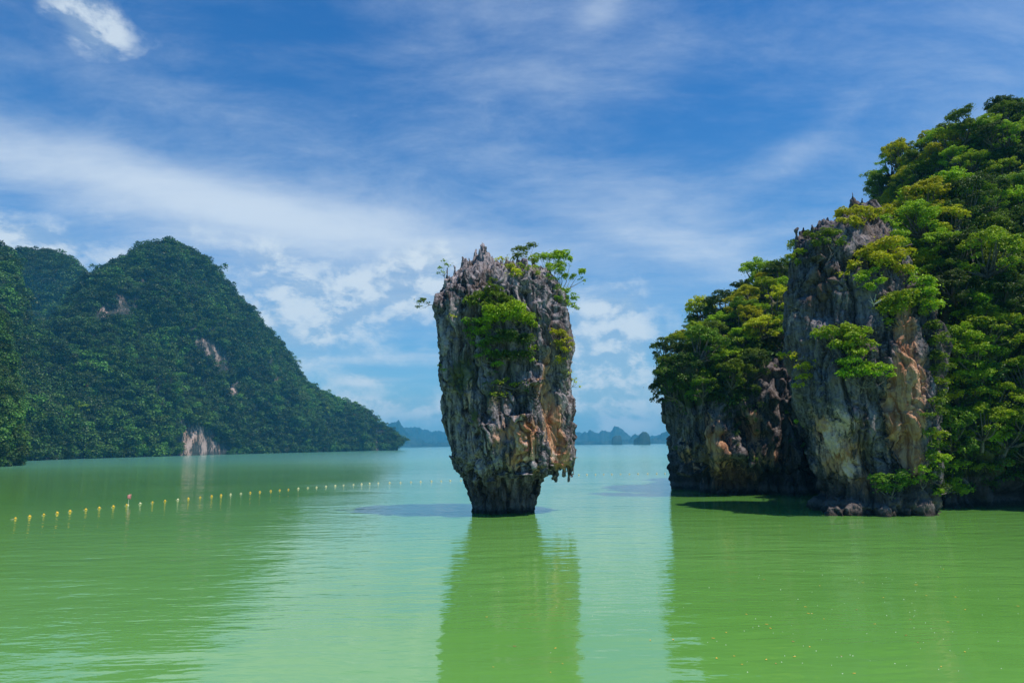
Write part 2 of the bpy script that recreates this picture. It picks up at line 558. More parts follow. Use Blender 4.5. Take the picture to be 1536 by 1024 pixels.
# ------------------------------------------------------------------ the sea stack
YS = 53.0
ST = [  # photo row, left edge, right edge, depth half size / width half size
    (790, 700, 812, .80), (766, 705, 808, .80), (752, 703, 809, .78), (738, 701, 812, .74), (722, 697, 815, .70), (708, 691, 822, .68),
    (697, 684, 857, .88), (680, 677, 861, .90), (650, 668, 860, .88), (620, 663, 858, .86), (590, 659, 858, .86),
    (560, 658, 861, .84), (530, 660, 863, .84), (505, 655, 858, .84), (480, 652, 852, .84), (462, 650, 848, .82),
    (448, 651, 846, .8), (437, 655, 842, .78), (426, 662, 837, .76), (416, 671, 831, .74), (408, 681, 825, .71), (402, 692, 816, .66), (397, 703, 800, .58), (394, 712, 780, .46)]
ST_RINGS = []
for py, l, r, k in ST:
    a, b = at(l, py, YS), at(r, py, YS)
    rx = (b.x - a.x) / 2
    ST_RINGS.append(((a.x + b.x) / 2, YS + 0.25, (a.z + b.z) / 2, rx + 0.06, rx * k))
_z = [q[2] for q in ST_RINGS]

def st_surf(th, z, inset=0.0):
    cx, cy, rx, ry = (interp(z, _z, [q[i] for q in ST_RINGS]) for i in (0, 1, 3, 4))
    return cx + (rx - inset) * math.cos(th), cy + (ry - inset) * math.sin(th)

soup = Soup()
soup.rings(ST_RINGS, 64, 2.5)
rs = random.Random(5)
for k in range(95):                       # vertical ribs and curtains that hug the wall and hang free at their feet
    th = rs.uniform(0, 2 * math.pi)
    zb = rs.choice([rs.uniform(0.2, 4), rs.uniform(3, 5), rs.uniform(6, 14)])
    zt = min(zb + rs.uniform(3, 9), 18.3)
    r0 = rs.uniform(0.25, 0.75)
    n = 9
    ring = []
    for i in range(n):
        u = i / (n - 1)
        z = zb + (zt - zb) * u
        r = r0 * max(0.05, math.sin(math.pi * min(1, u * 0.9 + 0.05)) ** 0.7) * (1 - 0.35 * u)
        x, y = st_surf(th + 0.05 * math.sin(3 * u + k), max(z, 3.9) if zb > 3 and z < 3.9 else z, r * 0.55 + 0.10)
        ring.append((x, y, z, r, r))
    soup.rings(ring, 14)
for k in range(26):
    th = rs.uniform(math.pi, 2 * math.pi) if k % 3 else rs.uniform(0, 6.28)
    z0_, z1_ = rs.uniform(-1, 1.2), rs.uniform(2.8, 4.4)
    ring = []
    for i in range(7):
        u = i / 6; z = z0_ + (z1_ - z0_) * u
        x, y = st_surf(th, z, .05)
        r = rs.uniform(.9, 1.1) * (.16 + .30 * u)
        ring.append((x, y, z, r, r))
    soup.rings(ring, 12)
for px, py, bw, dd in [(722, 366, 1.5, 0), (729, 374, 1.3, -1.2), (714, 377, 1.3, .8), (705, 385, 1.2, -.6), (695, 390, 1.2, .7), (684, 398, 1.1, -.4), (672, 408, 1.0, .3),
                       (740, 382, 1.2, .4), (752, 386, 1.2, -.8), (768, 386, 1.3, .8), (784, 388, 1.2, -.5), (800, 392, 1.2, .5), (815, 399, 1.1, 0), (830, 413, 1.0, .2),
                       (741, 400, 1.0, -2.4), (715, 400, 1.0, -2.6), (695, 410, .9, -2.6), (776, 406, 1.0, -2.6), (803, 410, .9, -2.4)]:
    t = at(px, py, YS + dd)
    soup.cone((t.x + rs.uniform(.2, .9), t.y, t.z - rs.uniform(2.2, 3.0)), (t.x - .1, t.y, t.z + .1), bw, 9, .9, rs.uniform(.9, 1.7))
for px, py, dd, r0, hgt in [(692, 716, 0, .55, 3.2), (702, 740, -.5, .55, 3.4), (857, 719, 0, .36, 2.0), (849, 710, -.6, .4, 1.8), (840, 706, .4, .4, 1.4), (829, 721, -.8, .55, 2.0),
                            (823, 713, -1.6, .5, 1.8), (836, 716, 1.0, .5, 2), (775, 712, -3.9, .6, 2.6), (790, 700, -4.0, .5, 2.6), (762, 706, -3.8, .4, 2.0),
                            (803, 694, -3.9, .6, 2.2), (742, 712, -3.6, .5, 2.6), (724, 722, -3.3, .45, 2.6), (712, 735, -2.6, .5, 3), (845, 700, -2.4, .5, 2.2),
                            (815, 703, -3.0, .5, 2.0), (730, 700, -3.9, .6, 3), (752, 718, -3.2, .45, 2.5), (702, 716, -1.8, .5, 2.4), (717, 712, -3.0, .6, 2.6), (770, 722, -3.4, .4, 2.4), (812, 712, -3.4, .45, 2.2), (735, 728, -2.8, .35, 2.2), (853, 724, .3, .34, 2.6), (846, 717, -.9, .34, 2.2), (834, 724, -.3, .42, 2.6), (860, 712, .8, .3, 2), (819, 716, -2.2, .4, 2.2), (785, 716, -3.7, .4, 2.6), (797, 710, -3.6, .42, 2.4), (768, 712, -4.0, .4, 2.2), (688, 712, .8, .55, 3.0), (696, 734, .4, .55, 3.2), (709, 742, -1.6, .5, 3.0), (780, 690, -4.3, .8, 3.2), (800, 650, -4.3, .8, 4)]:
    t = at(px, py, YS + dd)
    soup.cone((t.x, t.y - (.15 if dd < -3 else -.1), t.z + hgt), t, r0 * 1.25, 12, 0.7)
V, F = soup.remesh(0.085)
N = normals(V, F)
px, py = project(V)
hfrac = np.clip(V[:, 2] / 20, 0, 1)
d, i1, i2 = karst(V, 1.0, 0.22)
_, _, i1 = worley(np.stack([V[:, 0] * 1.1, V[:, 1] * 1.1, V[:, 0] * 0], 1))
c1_, _, i2 = worley(np.stack([V[:, 0] * 2.3, V[:, 1] * 2.3, V[:, 0] * 0 + 5], 1)); i2 = i2 + (.5 - c1_) * 1.2
d *= .62 + .25 * hfrac
d += .5 * fbm(V * np.array([.35, .35, .2]) + 60, 2)
d -= .12
low = np.clip((5.4 - V[:, 2]) / 1.5, 0, 1)
d += low * .42 * (billow(V * np.array([1.1, 1.1, .45]) + 11, 3, .55) - .45) - low * .30 * np.clip(ridged(V * np.array([.9, .9, .3]) + 4, 2) - .6, 0, 1) * 2
drip = np.clip((V[:, 0] - 2.7) / .4, 0, 1) * np.clip((4.6 - V[:, 2]) / .5, 0, 1)
d = d * (1 - .85 * drip) - .05 * drip
topz = np.clip((V[:, 2] - 16.6) / 1.4, 0, 1)
d = d * (1 - .8 * topz) - .10 * topz + .10 * topz * fbm(V * np.array([2.6, 2.6, 1.0]), 3, .6)
crest = np.clip((V[:, 2] - 16.4) / 1.6, 0, 1) * np.clip(N[:, 2] * 1.6, 0, 1)
front = (N[:, 1] < 0.3)
d -= 0.9 * gauss2(px, py, 765, 540, 42, 55) * front                  # hollow behind the middle bushes
d -= 0.7 * gauss2(px, py, 832, 640, 12, 75, -8) * front
d += 0.35 * gauss2(px, py, 785, 655, 22, 45) * front
edge = np.clip((np.abs(N[:, 0]) - 0.75) * 3, 0, 1) * 0.7             # keep the outline where it is
d = d * (1 - 0.5 * edge)
V2 = V + N * d[:, None] * np.array([1, 1, 0.5])
V2[:, 2] += crest * (1.25 * ridged(np.stack([V[:, 0] * .75 + .2 * V[:, 1], V[:, 1] * .28, V[:, 2] * .1], 1) + 7, 3, .6) - .62)
stain = np.zeros((len(V), 3))
for cx, cy, sx, sy, an, a in [(822, 560, 7, 35, 8, .9), (829, 615, 10, 35, 0, .75), (838, 655, 13, 45, -6, .95), (790, 650, 22, 28, 0, .75), (775, 690, 20, 20, 0, .5),
                              (845, 690, 12, 14, 0, .7), (760, 640, 18, 24, 0, .35), (700, 590, 12, 22, 0, .35), (740, 665, 20, 20, 0, .3), (800, 700, 18, 14, 0, .5),
                              (735, 740, 40, 20, 0, .12)]:
    stain[:, 0] += 1.15 * a * gauss2(px, py, cx, cy, sx, sy, an)
for cx, cy, sx, sy, an, a in [(786, 665, 14, 18, 0, .6), (793, 690, 12, 8, 0, .8), (700, 640, 6, 50, -6, .45), (838, 685, 10, 14, 0, .7), (712, 690, 5, 30, -12, .5), (690, 640, 5, 30, -5, .35), (853, 620, 5, 40, 0, .35),
                              (780, 440, 20, 12, 40, .3), (690, 470, 10, 24, -30, .25), (725, 400, 6, 22, -25, .3)]:
    stain[:, 1] += a * gauss2(px, py, cx, cy, sx, sy, an)
for cx, cy, sx, sy, an, a in [(680, 570, 18, 50, 0, .55), (700, 555, 20, 40, 0, .5), (770, 560, 45, 40, 0, .55), (735, 600, 22, 30, 0, .5), (710, 625, 8, 12, 0, .8), (790, 610, 16, 16, 0, .5),
                              (745, 400, 10, 30, -20, .35), (720, 725, 18, 24, 0, .45), (850, 560, 8, 24, 0, .5), (790, 720, 20, 14, 0, .35)]:
    stain[:, 2] += a * gauss2(px, py, cx, cy, sx, sy, an)
stain *= (N[:, 1] < 0.35)[:, None]
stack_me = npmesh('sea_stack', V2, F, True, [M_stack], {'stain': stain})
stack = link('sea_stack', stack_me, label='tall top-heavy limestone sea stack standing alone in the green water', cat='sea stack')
def bvh_of(V, F):
    return BVHTree.FromPolygons([tuple(v) for v in V.tolist()], F.tolist())
BV_stack = bvh_of(V2, F)

# ------------------------------------------------------------------ headland on the right
def px_rings(rows, Y0):
    out = []
    for row in rows:
        py, l, r = row[:3]
        Yc = row[3] if len(row) > 3 else Y0
        ry = row[4] if len(row) > 4 else 4
        a, b = at(l, py, Yc), at(r, py, Yc)
        out.append(((a.x + b.x) / 2, Yc, (a.z + b.z) / 2, (b.x - a.x) / 2, ry))
    return out

# wooded slope: the low western lobe, the saddle behind the pillar, the high eastern mass
soup = Soup()
soup.rings(px_rings([(760, 1018, 1330, 73, 9), (738, 1018, 1330, 73, 8.6), (722, 1022, 1330, 73, 8.4), (700, 1017, 1330, 73, 9), (650, 1010, 1330, 73, 9.6), (605, 1008, 1330, 73, 10),
                     (580, 1014, 1330, 73, 9.5), (550, 1022, 1330, 74, 9), (530, 1038, 1320, 74, 8.5), (508, 1056, 1320, 75, 8), (487, 1080, 1310, 75, 7), (468, 1105, 1300, 76, 6), (450, 1135, 1290, 76, 5)], 73), 56, 2.4)
def world_rings(rows):
    return [((a + b) / 2, (f + k) / 2, z, (b - a) / 2, (k - f) / 2) for z, a, b, f, k in rows]
soup.rings(world_rings([(-1.5, 24, 62, 62, 100), (10, 24, 62, 62, 100), (19, 25, 62, 64, 100), (21, 27.5, 60, 67, 98), (23, 30, 60, 69, 96), (24.9, 32.5, 58, 71, 94), (26.8, 36, 56, 73, 92), (28.8, 41, 55, 76, 90)]), 56, 2.6)
soup.rings(world_rings([(-1.5, 27.5, 100, 44.5, 112), (2, 28, 100, 45, 112), (8, 28, 100, 45.5, 112), (14, 28.5, 100, 47, 112), (19, 30, 100, 50.5, 110), (22, 33.5, 98, 54, 108), (25, 38, 96, 59, 106),
                        (27, 43, 95, 63, 104), (29, 47, 94, 66, 103), (33, 48.8, 93, 68, 102), (37.4, 50.2, 92, 70, 100), (40.3, 52, 90, 73, 98), (42.2, 57, 88, 77, 94)]), 72, 3.0)
soup.rings(px_rings([(780, 1320, 1500, 57, 6.5), (600, 1325, 1500, 57, 6.2), (500, 1328, 1500, 57, 6), (430, 1328, 1500, 57.5, 5.2), (375, 1328, 1490, 58, 4.4), (345, 1338, 1480, 59, 3.6), (322, 1355, 1470, 60, 2.6)], 57), 40, 2.4)
for k in range(40):                         # ribs and bosses on the west lobe's rock face
    px_ = rs.uniform(1020, 1230); pyb = rs.uniform(640, 735)
    t = at(px_, pyb, 0 + rs.uniform(64.6, 66.2) + max(0, (1060 - px_)) * 0.05)
    soup.cone((t.x + rs.uniform(-.4, .4), t.y + .5, t.z + rs.uniform(3, 7)), (t.x, t.y, t.z), rs.uniform(.7, 1.5), 12, .6)
V, F = soup.remesh(0.2)
N = normals(V, F)
px, py = project(V)
Q = V + np.stack([fbm(V * 0.13 + 3, 3), fbm(V * 0.13 + 40, 3), fbm(V * 0.13 + 80, 3)], 1) * 2.2
d = 1.5 * fbm(V * 0.11 + 5, 2) + .85 * karst(V, 1.7)[0] + .8 * (billow(Q * np.array([.3, .3, .12]), 3, .5) - .42)
d -= 1.2 * np.exp(-((V[:, 2] - 1.3) / 1.5) ** 2) * (N[:, 1] < 0.2)             # tidal notch
V2 = V + N * d[:, None] * np.array([1, 1, .7])
stain = np.zeros((len(V), 3))
LIMX = [975, 1000, 1035, 1070, 1105, 1140, 1165, 1190, 1220, 1300]
LIMY = [590, 596, 612, 600, 615, 560, 520, 470, 430, 400]
wooded = ~(((px < 1240) & (py > np.interp(px, LIMX, LIMY))) | (V[:, 2] < 2.2))
for cx, cy, sx, sy, an, a in [(1075, 655, 16, 45, -20, .65), (1130, 645, 20, 42, 0, .6), (1085, 715, 30, 18, 0, .7), (1170, 690, 30, 20, 0, .5), (1030, 690, 12, 40, 0, .45), (1110, 725, 40, 10, 0, .5)]:
    stain[:, 0] += 1.15 * a * gauss2(px, py, cx, cy, sx, sy, an)
for cx, cy, sx, sy, an, a in [(1098, 650, 10, 20, 0, .6), (1015, 650, 6, 45, -5, .6), (1140, 655, 14, 14, 0, .5), (1175, 715, 20, 10, 0, .4), (1025, 725, 12, 10, 0, .4)]:
    stain[:, 1] += a * gauss2(px, py, cx, cy, sx, sy, an)
stain[:, 2] += wooded * .9; stain[:, :2] *= (~wooded)[:, None]
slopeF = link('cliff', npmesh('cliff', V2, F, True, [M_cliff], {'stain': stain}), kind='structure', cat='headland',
              label='wooded limestone headland rising along the right of the bay')
VC, FC, NC = V2, F, N
BV_cliff = bvh_of(V2, F)

# bare grey pillar at the headland's front
soup = Soup()
PR = [(785, 1234, 1396, 50, 4.3), (768, 1231, 1396, 50, 4.3), (752, 1232, 1395, 50, 4.1), (742, 1244, 1394, 50, 3.8), (722, 1240, 1394, 50, 3.7), (700, 1226, 1394, 50, 3.9), (665, 1216, 1393, 50, 4.2),
      (640, 1211, 1392, 50, 4.4), (610, 1202, 1392, 50, 4.5), (575, 1194, 1392, 50, 4.5), (540, 1190, 1392, 50.3, 4.4), (500, 1187, 1390, 50.5, 4.2), (470, 1186, 1378, 50.8, 4.1), (440, 1187, 1366, 51, 4.0),
      (410, 1190, 1350, 51.3, 3.8), (385, 1190, 1342, 51.6, 3.6), (365, 1194, 1338, 52, 3.3), (352, 1202, 1334, 52.3, 2.9), (343, 1218, 1330, 52.6, 2.4), (334, 1242, 1326, 52.8, 2.0), (320, 1264, 1320, 53, 1.4), (310, 1276, 1314, 53, .9)]
PRR = px_rings(PR, 50)
soup.rings(PRR, 56, 2.6)
_pz = [q[2] for q in PRR]
for k in range(75):
    th = rs.uniform(math.pi * 0.95, math.pi * 2.05)
    zb = rs.choice([rs.uniform(0.5, 3), rs.uniform(2, 7), rs.uniform(6, 15)])
    zt = min(zb + rs.uniform(3, 9), 20.5)
    r0 = rs.uniform(.3, .95)
    ring = []
    for i in range(9):
        u = i / 8; z = zb + (zt - zb) * u
        r = r0 * max(.05, math.sin(math.pi * min(1, u * .9 + .05)) ** .7) * (1 - .35 * u)
        cx, cy, rx, ry = (interp(max(z, zb + .8), _pz, [q[j] for q in PRR]) for j in (0, 1, 3, 4))
        ring.append((cx + (rx - r * .5 - .15) * math.cos(th + .04 * math.sin(4 * u + k)), cy + (ry - r * .5 - .1) * math.sin(th), z, r, r))
    soup.rings(ring, 14)
for px_, py_, bw, dd in [(1196, 346, 1.0, 0), (1206, 336, 1.2, .4), (1218, 331, 1.2, -.4), (1230, 328, 1.3, .5), (1243, 324, 1.3, 0), (1256, 322, 1.2, .8), (1270, 310, 1.3, .3),
                         (1281, 298, 1.4, .6), (1294, 295, 1.4, -.2), (1306, 298, 1.4, .5), (1316, 308, 1.3, .6), (1262, 330, 1.2, -1.4), (1233, 345, 1.1, -2), (1292, 322, 1.2, -1.8),
                         (1320, 332, 1.2, -1.5), (1222, 376, 1.0, -3), (1252, 362, 1.0, -3)]:
    t = at(px_, py_, 52 + dd)
    soup.cone((t.x + rs.uniform(.1, .6), t.y, t.z - rs.uniform(2.2, 3.2)), (t.x - .1, t.y, t.z + .15), bw, 9, .9, rs.uniform(.7, 1.4))
for px_, py_, Yc, r0, up_ in [(1262, 762, 47.6, 1.1, .25)]:      # rocks at the foot
    t = at(px_, py_, Yc)
    soup.rings([(t.x, Yc, t.z - 2.5, r0 * .9, r0 * .8), (t.x, Yc, t.z - 0.6, r0, r0 * .9), (t.x, Yc, t.z + up_ * .4, r0 * .75, r0 * .7), (t.x, Yc, t.z + up_ * .75, r0 * .3, r0 * .3)], 16)
V, F = soup.remesh(0.1)
N = normals(V, F)
px, py = project(V)
d, i1, i2 = karst(V, 1.15, 0.1)
_, _, i1 = worley(np.stack([V[:, 0] * 1.0, V[:, 1] * 1.0, V[:, 0] * 0], 1))
c1_, _, i2 = worley(np.stack([V[:, 0] * 2.1, V[:, 1] * 2.1, V[:, 0] * 0 + 5], 1)); i2 = i2 + (.5 - c1_) * 1.2
d *= .72
d += .45 * fbm(V * .35, 2)
crest = np.clip((V[:, 2] - 17) / 2.5, 0, 1) * np.clip(N[:, 2] * 1.6, 0, 1)
fr = N[:, 1] < .3
d -= 1.3 * gauss2(px, py, 1305, 700, 28, 40, 30) * fr + .7 * gauss2(px, py, 1310, 600, 14, 50, -20) * fr
d += .6 * gauss2(px, py, 1255, 610, 50, 22, 30) * fr
topz = np.clip((V[:, 2] - 18.3) / 1.4, 0, 1)
d = d * (1 - .8 * topz) - .10 * topz + .10 * topz * fbm(V * np.array([2.6, 2.6, 1.0]), 3, .6)
V2 = V + N * d[:, None] * np.array([1, 1, .5])
V2[:, 2] += crest * (1.25 * ridged(np.stack([V[:, 0] * .75 + .2 * V[:, 1], V[:, 1] * .28, V[:, 2] * .1], 1) + 7, 3, .6) - .62)
stain = np.zeros((len(V), 3))
for cx, cy, sx, sy, an, a in [(1362, 490, 12, 60, 0, .95), (1352, 570, 14, 50, 0, .8), (1372, 600, 10, 60, 0, .8), (1390, 560, 8, 40, 0, .5), (1345, 640, 18, 50, 0, .6), (1375, 690, 14, 50, 0, .6), (1258, 685, 38, 42, -25, .62),
                              (1300, 730, 30, 18, 0, .5), (1232, 640, 18, 20, 0, .5)]:
    stain[:, 0] += 1.15 * a * gauss2(px, py, cx, cy, sx, sy, an)
for cx, cy, sx, sy, an, a in [(1245, 665, 24, 30, 30, .75), (1275, 705, 20, 30, 35, .7), (1262, 640, 26, 8, 35, .5), (1192, 480, 6, 26, 10, .6), (1270, 625, 40, 10, 35, .5), (1300, 600, 10, 30, -30, .4), (1215, 620, 12, 20, 0, .5), (1340, 540, 5, 60, 0, .4), (1225, 500, 18, 20, 0, .2)]:
    stain[:, 1] += a * gauss2(px, py, cx, cy, sx, sy, an)
for cx, cy, sx, sy, an, a in [(1250, 600, 30, 8, 30, .5), (1330, 500, 20, 40, 0, .3), (1310, 740, 20, 14, 0, .5)]:
    stain[:, 2] += a * gauss2(px, py, cx, cy, sx, sy, an)
stain *= fr[:, None]
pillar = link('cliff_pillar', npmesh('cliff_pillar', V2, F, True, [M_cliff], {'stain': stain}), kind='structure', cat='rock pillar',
              label='bare grey and orange rock buttress at the front of the headland')
BV_pillar = bvh_of(V2, F)

def hit(px_, py_, trees=(BV_stack, BV_pillar, BV_cliff)):
    dv = pdir(px_, py_)
    best = None
    for b in trees:
        loc, nor, _, dist = b.ray_cast(CAMP, dv)
        if loc is not None and (best is None or dist < best[2]):
            best = (loc, nor, dist)
    return best

# ------------------------------------------------------------------ foliage building
def leaf_quads(C, Nrm, size, rng, aspect=0.55):
    """one bent kite-shaped leaf spray per centre; C, Nrm (n,3)"""
    n = len(C)
    r = rng.normal(size=(n, 3))
    t = np.cross(Nrm, r); t /= np.linalg.norm(t, axis=1)[:, None] + 1e-9
    b = np.cross(Nrm, t)
    s = (size * rng.uniform(.6, 1.35, n))[:, None]
    V = np.stack([C - t * s * .5, C + b * s * aspect * .5 + Nrm * s * .10, C + t * s * .5 - Nrm * s * .12, C - b * s * aspect * .5 + Nrm * s * .10], 1).reshape(-1, 3)
    F = np.arange(4 * n).reshape(-1, 4)
    return V, F

def pad_points(c, r, rz, n, rng):
    """points over an uneven flattened dome: mostly on its upper shell"""
    u = rng.normal(size=(n, 3)); u /= np.linalg.norm(u, axis=1)[:, None]
    u[:, 2] = np.where(rng.uniform(size=n) < .72, np.abs(u[:, 2]), u[:, 2])
    rad = rng.uniform(.55, 1.0, n) ** .6
    lump = 1 + .38 * perlin(u * 2.2 + c * 1.7)
    P = u * rad[:, None] * lump[:, None] * np.array([r, r, rz]) + c
    Nn = u * np.array([.55, .55, 1.0]) + np.array([0, 0, .55]) + rng.normal(size=(n, 3)) * .5
    Nn /= np.linalg.norm(Nn, axis=1)[:, None]
    return P, Nn

def crown(pads, leaf, rng, dens=1.0):
    """pads: (x,y,z,r,rz). Each pad breaks into smaller tufts."""
    Ps, Ns = [], []
    for x, y, z, r, rz in pads:
        m = max(3, int(7 * min(1.6, r / .8)))
        for k in range(m):
            a = rng.uniform(0, 2 * np.pi); q = r * rng.uniform(.15, .85)
            hh = math.sqrt(max(0, 1 - (q / r) ** 2))
            c = np.array([x + q * math.cos(a), y + q * math.sin(a), z + rz * hh * rng.uniform(-.2, .75)])
            rr = r * rng.uniform(.28, .5)
            n = int(dens * 1.15 * (rr * rr * 9) / (leaf * leaf * .5))
            P, Nn = pad_points(c, rr, rr * .78, max(n, 6), rng)
            Ps.append(P); Ns.append(Nn)
        # stray sprays round the edge break the outline
        n = int(14 * dens * (r / leaf) * .25)
        P, Nn = pad_points(np.array([x, y, z]), r * 1.22, rz * 1.15, max(n, 4), rng)
        Ps.append(P); Ns.append(Nn)
    P = np.concatenate(Ps); Nn = np.concatenate(Ns)
    return leaf_quads(P, Nn, leaf, rng)

def tube(path, seg=6):
    """path: (Vector, radius)"""
    V, F = [], []
    for i, (p, r) in enumerate(path):
        a = path[max(0, i - 1)][0]; b = path[min(len(path) - 1, i + 1)][0]
        d = (b - a).normalized()
        u = d.orthogonal().normalized(); w = d.cross(u)
        for k in range(seg):
            t = 2 * math.pi * k / seg
            V.append(tuple(p + (u * math.cos(t) + w * math.sin(t)) * r))
    for i in range(len(path) - 1):
        for k in range(seg):
            j = (k + 1) % seg
            F.append((i * seg + k, i * seg + j, (i + 1) * seg + j, (i + 1) * seg + k))
    return np.array(V), np.array(F)

def branches(root, targets, r0, rng):
    """limbs that leave a common trunk and bend up into the targets"""
    Vs, Fs, n = [], [], 0
    cen = Vector(np.mean([list(t) for t in targets], axis=0))
    fork = root.lerp(cen, .45)
    fork.z = root.z + (cen.z - root.z) * .35
    paths = [[(root, r0), (root.lerp(fork, .5) + Vector(rng.normal(size=3)) * r0 * .8, r0 * .85), (fork, r0 * .72)]]
    for t in targets:
        t = Vector(t)
        m = fork.lerp(t, .5); m.z = fork.z + (t.z - fork.z) * .3 + .05
        m += Vector(rng.normal(size=3)) * (t - fork).length * .06
        paths.append([(fork, r0 * .55), (m, r0 * .38), (t, r0 * .12)])
    for p in paths:
        v, f = tube(p)
        Vs.append(v); Fs.append(f + n); n += len(v)
    return np.concatenate(Vs), np.concatenate(Fs)

def tree_data(kind, seed, rad=1.6, high=1.6, leaf=.2, lean=.6):
    """a spreading crown of flat pads on a leaning trunk; base at the origin, leaning to +X"""
    rng = np.random.RandomState(seed)
    pads = []
    n = rng.randint(9, 13)
    for k in range(n):                            # a dome of overlapping pads, the outer ones hanging lower
        a = 2.4 * k + rng.uniform(-.5, .5); q = rad * math.sqrt((k + .5) / n) * .82
        z = high + .62 * rad * (1 - (q / rad) ** 2) + rng.uniform(-.16, .16) * rad
        pads.append((lean + q * math.cos(a), q * math.sin(a), z, rad * rng.uniform(.34, .50), rad * rng.uniform(.22, .34)))
    for k in range(6):
        a = rng.uniform(-2.2, 2.2); q = rad * rng.uniform(.5, .85)
        pads.append((lean + q * math.cos(a), q * math.sin(a), high - rng.uniform(.1, .6) * rad, rad * rng.uniform(.26, .42), rad * .27))
    V, F = crown(pads, leaf, rng)
    cm = npmesh('crown', V, F, False, [LEAF[kind]])
    tv, tf = branches(Vector((-.3, 0, -.3)), [(p[0], p[1], p[2]) for p in pads], .10 * rad, rng)
    return cm, npmesh('trunk', tv, tf, True, [M_bark])

rt = random.Random(8)
def place_tree(name, label, cat, group, cm, tm, loc, rz, s, sz=1.0):
    o = link(name, None, None, label, cat, group, loc=loc)
    o.rotation_euler = (rt.uniform(-.22, .22), rt.uniform(-.22, .25), rz); o.scale = (s, s, s * sz)
    o.empty_display_size = .3
    link('trunk', tm, o); link('crown', cm, o)
    return o

def hero_tree(label, root, pads, kind, seed, name='cliff_tree', cat='tree', group=None, leaf=.17, dens=1.0, rt=.09, trees=None, Yoff=None, flat=.62):
    """a tree drawn for one spot: root and pads given where they stand on or off the rock.
    root (px,py,Y or None=surface); pads (px,py,radius in photo px, Y or None)"""
    rng = np.random.RandomState(seed)
    def place(px_, py_, Y, out=0.0):
        if Y is None:
            h = hit(px_, py_)
            if h:
                return h[0] - pdir(px_, py_) * out
            Y = YS
        return at(px_, py_, Y)
    r0 = place(root[0], root[1], root[2] if len(root) > 2 else None)
    P = []
    for p in pads:
        Y = p[3] if len(p) > 3 else None
        c = place(p[0], p[1], Y, 0)
        rr = p[2] / 1024 * (c - CAMP).length
        if Y is None:
            c = c - pdir(p[0], p[1]) * rr * .75
        P.append((c.x - r0.x, c.y - r0.y, c.z - r0.z, rr, rr * flat))
    o = link(name, None, None, label, cat, group, loc=r0)
    o.empty_display_size = .3
    V, F = crown(P, leaf, rng, dens)
    tv, tf = branches(Vector((0, .25, -.1)), [(p[0], p[1], p[2] - p[4] * .3) for p in P], rt, rng)
    link('trunk', npmesh('trunk', tv, tf, True, [M_bark]), o)
    link('crown', npmesh('crown', V, F, False, [LEAF[kind]]), o)
    return o

# trees of the sea stack
SG = 'trees rooted on the sea stack'
hero_tree('slender open tree leaning out over the right shoulder of the sea stack', (838, 447), [(812, 389, 17, 53), (830, 385, 17, 52.6), (845, 385, 15, 52.8), (855, 393, 12, 52), (838, 400, 17, 52.2), (866, 411, 12, 52.6), (874, 420, 8, 52.4), (856, 416, 10, 53), (846, 412, 11, 52),
          (836, 408, 12, 51.5), (847, 438, 12, 51.6), (857, 447, 12, 52), (863, 463, 9, 52), (852, 456, 11, 51.6), (826, 402, 10, 51.5)], 'bright', 1, group=SG, leaf=.15, dens=1.0, rt=.07)
hero_tree('small tree standing up from the highest part of the sea stack top', (784, 400), [(781, 377, 13, 53), (793, 370, 11, 53), (801, 368, 8, 53.2), (776, 386, 13, 52.4), (788, 382, 9, 52), (800, 391, 7, 51)], 'mid', 2, group=SG, leaf=.14, dens=.95, rt=.05)
hero_tree('spindly shrub on the top left corner of the sea stack', (668, 418), [(667, 392, 6, 52.4), (672, 397, 7, 52), (660, 403, 6, 52.4), (665, 409, 6, 52), (656, 410, 4, 52.6)], 'bright', 3, name='shrub', cat='shrub', group=SG, leaf=.12, dens=.75, rt=.03)
hero_tree('lone bush hanging in the air off the left wall of the sea stack', (651, 454), [(631, 453, 9, 52.6), (637, 450, 6, 52.4), (630, 462, 7, 52.8), (642, 455, 4, 52.6)], 'mid', 4, name='shrub', cat='shrub', group=SG, leaf=.12, dens=.9, rt=.03)
hero_tree('large bright tree spreading from the middle of the sea stack', (745, 520), [(748, 470, 25), (770, 472, 27), (789, 479, 19), (736, 484, 20), (799, 489, 12), (727, 494, 14), (775, 464, 15)], 'bright', 5, group=SG, leaf=.17, dens=1.0)
hero_tree('green tree above the large bright one on the sea stack', (742, 468), [(738, 437, 17), (725, 449, 20), (747, 450, 20), (709, 454, 15), (761, 449, 11), (735, 464, 17), (740, 423, 10)], 'mid', 6, group=SG, leaf=.17, dens=.95)
hero_tree('small tree at the left of the middle bushes on the sea stack', (712, 512), [(704, 482, 13), (716, 484, 12), (708, 496, 14), (722, 502, 12), (702, 506, 9), (712, 515, 10)], 'mid', 7, group=SG, leaf=.15, dens=.85)
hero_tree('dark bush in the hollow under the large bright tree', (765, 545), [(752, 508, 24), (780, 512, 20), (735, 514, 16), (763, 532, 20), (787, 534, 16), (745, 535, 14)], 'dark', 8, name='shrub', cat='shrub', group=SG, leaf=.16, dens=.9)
hero_tree('fresh green bush at the right end of the hollow on the sea stack', (792, 545), [(793, 525, 9), (803, 521, 7), (788, 533, 9), (797, 505, 8), (799, 540, 7)], 'bright', 9, name='shrub', cat='shrub', group=SG, leaf=.15, dens=.85)
hero_tree('low bush growing under the hollow, halfway down the sea stack', (757, 600), [(745, 575, 10), (757, 571, 9), (768, 580, 9), (742, 593, 8), (758, 592, 8), (774, 576, 7)], 'bright', 10, name='shrub', cat='shrub', group=SG, leaf=.14, dens=.85)
